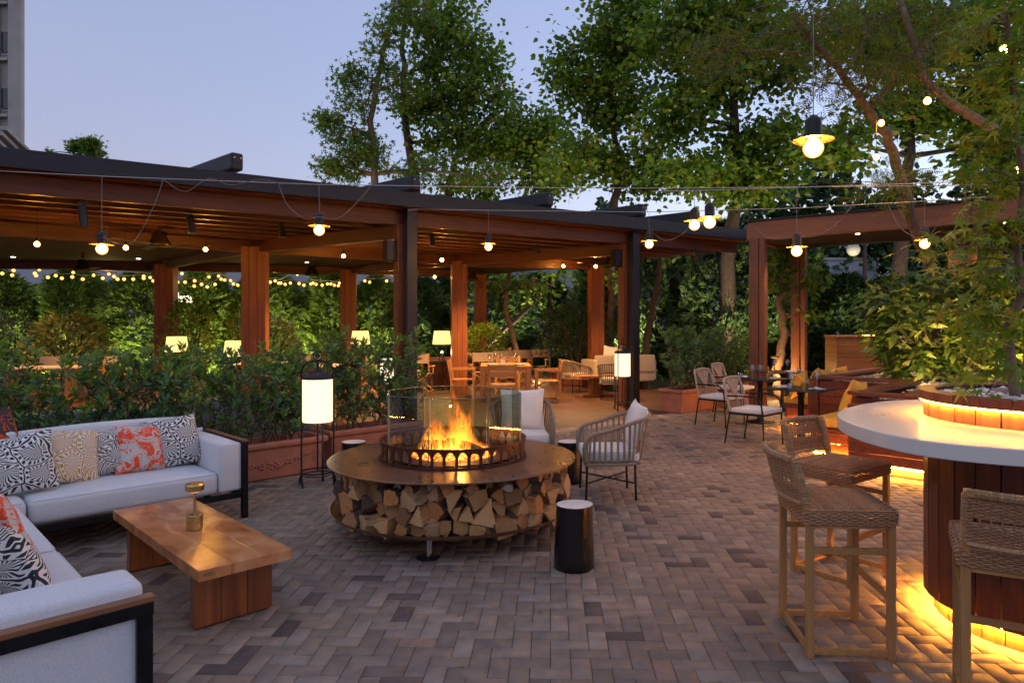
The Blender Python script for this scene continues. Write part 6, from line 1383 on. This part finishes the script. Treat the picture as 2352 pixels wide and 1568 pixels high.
mn=thing('menu_card','small white upright menu card among the glasses on the teak table','menu card',(-.66,14.62,.762)); MB().box((0,0,.06),(.10,.012,.12)).build('card',M['white'],mn)
def shade_lamp(loc,lb,first=[None]):
    if first[0]: return dup(first[0],loc,label=lb)
    t_=thing('standing_lamp',lb,'standing lamp',loc,0,'standing lamps with cream drum shades'); MB().lathe([(.0,1.14),(.23,1.14),(.19,1.46),(.0,1.46)],28).build('lamp_shade',M['shade'],t_)
    for a in (90,210,330): MB().tube([(.22*math.cos(R(a)),.22*math.sin(R(a)),0),(.02*math.cos(R(a)),.02*math.sin(R(a)),1.0)],.012,6).build('leg',M['black'],t_)
    MB().tube([(0,0,.98),(0,0,1.16)],.012,8).build('stem',M['black'],t_); first[0]=t_; return t_
for px,py,d,lb in ((1015,775,16.6,'standing lamp with cream shade left of the fourth timber column'),(406,790,14.6,'standing lamp with cream shade beside the first timber column'),(540,800,14.2,'standing lamp with cream shade partly behind the broad column'),(828,775,16.5,'standing lamp with cream shade behind the hedge tips at the third column')):
    p=at(px,py,d); s=shade_lamp((p.x,p.y,0),lb); s.location.z=p.z-1.30
    lamp('standing_lamp_light',(p.x,p.y,p.z-.35),14,(1,.66,.28),.02)
st_=thing('dark_side_table','small dark side table under the standing lamp','side table',(-2.35,17.3,0),.3); MB().box((0,0,.72),(.9,.6,.03)).box((-.3,0,.36),(.06,.06,.7)).box((.3,0,.36),(.06,.06,.7)).build('table_body',M['soffit'],st_)
# potted plants
def pot(loc,lb,r_,h_,cat='pot'):
    t_=thing('terracotta_pot',lb,cat,loc,0,'terracotta pots on the terrace'); MB().lathe([(.0,0),(r_*.7,0),(r_*.92,h_*.85),(r_,h_*.86),(r_*1.02,h_),(r_*.92,h_),(r_*.88,h_*.85),(.0,h_*.85)],32).build('pot_body',M['terra'],t_); return t_
pot((-1.35,18.6,.0),'terracotta pot of the clipped shrub by the fourth column',.3,.5); shrub('clipped_shrub','dark clipped round shrub on a stem beside the fourth column','shrub',(-1.35,18.6,.45),.55,.5,1.15,1700,LF,.10,M['l_cat'],47,cone=.0,z0=.2)
pot((1.15,18.6,0),'wide terracotta pot of the round brown bush',.85,.42); shrub('round_bush','big round dark bush in the wide terracotta pot','bush',(1.15,18.6,.4),.95,.8,1.75,4200,LF,.08,M['l_dark'],48,cone=-.05,z0=.35)
# far lounge corner
fs=thing('beige_sofa','beige outdoor sofa on the far terrace by the pale double trunk','sofa',(2.15,17.3,0),R(200)); cushion('seat',(0,0,.36),(1.6,.85,.30),M['canvas'],fs); cushion('backrest',(0,.36,.66),(1.6,.2,.42),M['canvas'],fs); cushion('arm',(-.75,0,.5),(.2,.85,.5),M['canvas'],fs); cushion('arm',(.75,0,.5),(.2,.85,.5),M['canvas'],fs)
pillow('cream cushion leaning on the far beige sofa',(1.95,16.9,.52),R(-10),-14,.6,.58,M['seatw'],.1,8,51); pillow('dark patterned cushion beside the cream one on the far sofa',(2.4,17.0,.52),R(10),-14,.5,.48,M['p_black'],.1,0,52)
ft2=thing('wooden_side_table','reddish wooden pedestal table in front of the far beige sofa','side table',(1.4,15.5,0),R(20)); MB().box((0,0,.46),(1.0,.55,.05)).build('tabletop',M['slab'],ft2,.004); MB().box((0,0,.24),(.22,.2,.40)).box((0,0,.03),(.75,.3,.06)).build('pedestal',M['slabz'],ft2,.004)
for i,(s,n_,lb) in enumerate(((.2,2.55,'grey outdoor sofa behind the hedge at the picture edge'),(2.3,2.6,'grey outdoor sofa seen through the hedge behind the orange cushion'))):
    p=pl(s,n_); t_=thing('grey_sofa',lb,'sofa',p,rza+(PI if 0 else 0),'grey sofas behind the hedge'); cushion('seat',(0,0.1,.34),(1.8,.8,.24),M['graysofa'],t_); cushion('backrest',(0,-.38,.55),(1.8,.2,.46),M['graysofa'],t_); cushion('arm',(-.85,.1,.45),(.18,.8,.42),M['graysofa'],t_); cushion('arm',(.85,.1,.45),(.18,.8,.42),M['graysofa'],t_)
for i,(s,n_,lb) in enumerate(((1.2,3.9,'low wooden table seen through the hedge left of the standing lamps'),(3.2,4.1,'low wooden table behind the lantern hedge'))):
    p=pl(s,n_); t_=thing('low_wooden_table',lb,'low table',p,rza,'low wooden tables behind the hedge'); MB().box((0,0,.4),(1.4,.7,.05)).build('tabletop',M['teakx'],t_,.004)
    for sx in (-.6,.6):
        for sy in (-.28,.28): MB().box((sx,sy,.19),(.06,.06,.38)).build('leg',M['teak'],t_)
for i,(s,n_,a) in enumerate(((-.4,3.7,40),(2.2,4.6,150),(4.0,3.4,100),(4.6,4.6,60))):
    p=pl(s,n_); woven_armchair(p,R(a),['woven armchair behind the hedge above the sofa corner','woven armchair behind the hedge left of the broad column','woven armchair behind the hedge left of the lantern top','woven armchair behind the hedge below the third column'][i])

# fallen leaves and grit on the paving
rg=np.random.default_rng(90); n_=70; P=np.stack([rg.uniform(-2.4,2.6,n_),rg.uniform(3.2,10.5,n_),np.full(n_,.006)],1); a=rg.uniform(0,2*PI,n_); D=np.stack([np.cos(a),np.sin(a),np.zeros(n_)],1)
o=scatter('fallen_leaves',P,D,.035,T_leaf(.55,.05,.08),leafmat('dry_leaf',[(0,(.16,.08,.02)),(.6,(.24,.14,.03)),(1,(.10,.11,.02))],.1),None,rg,3.0,.03); tag(o,kind='stuff')
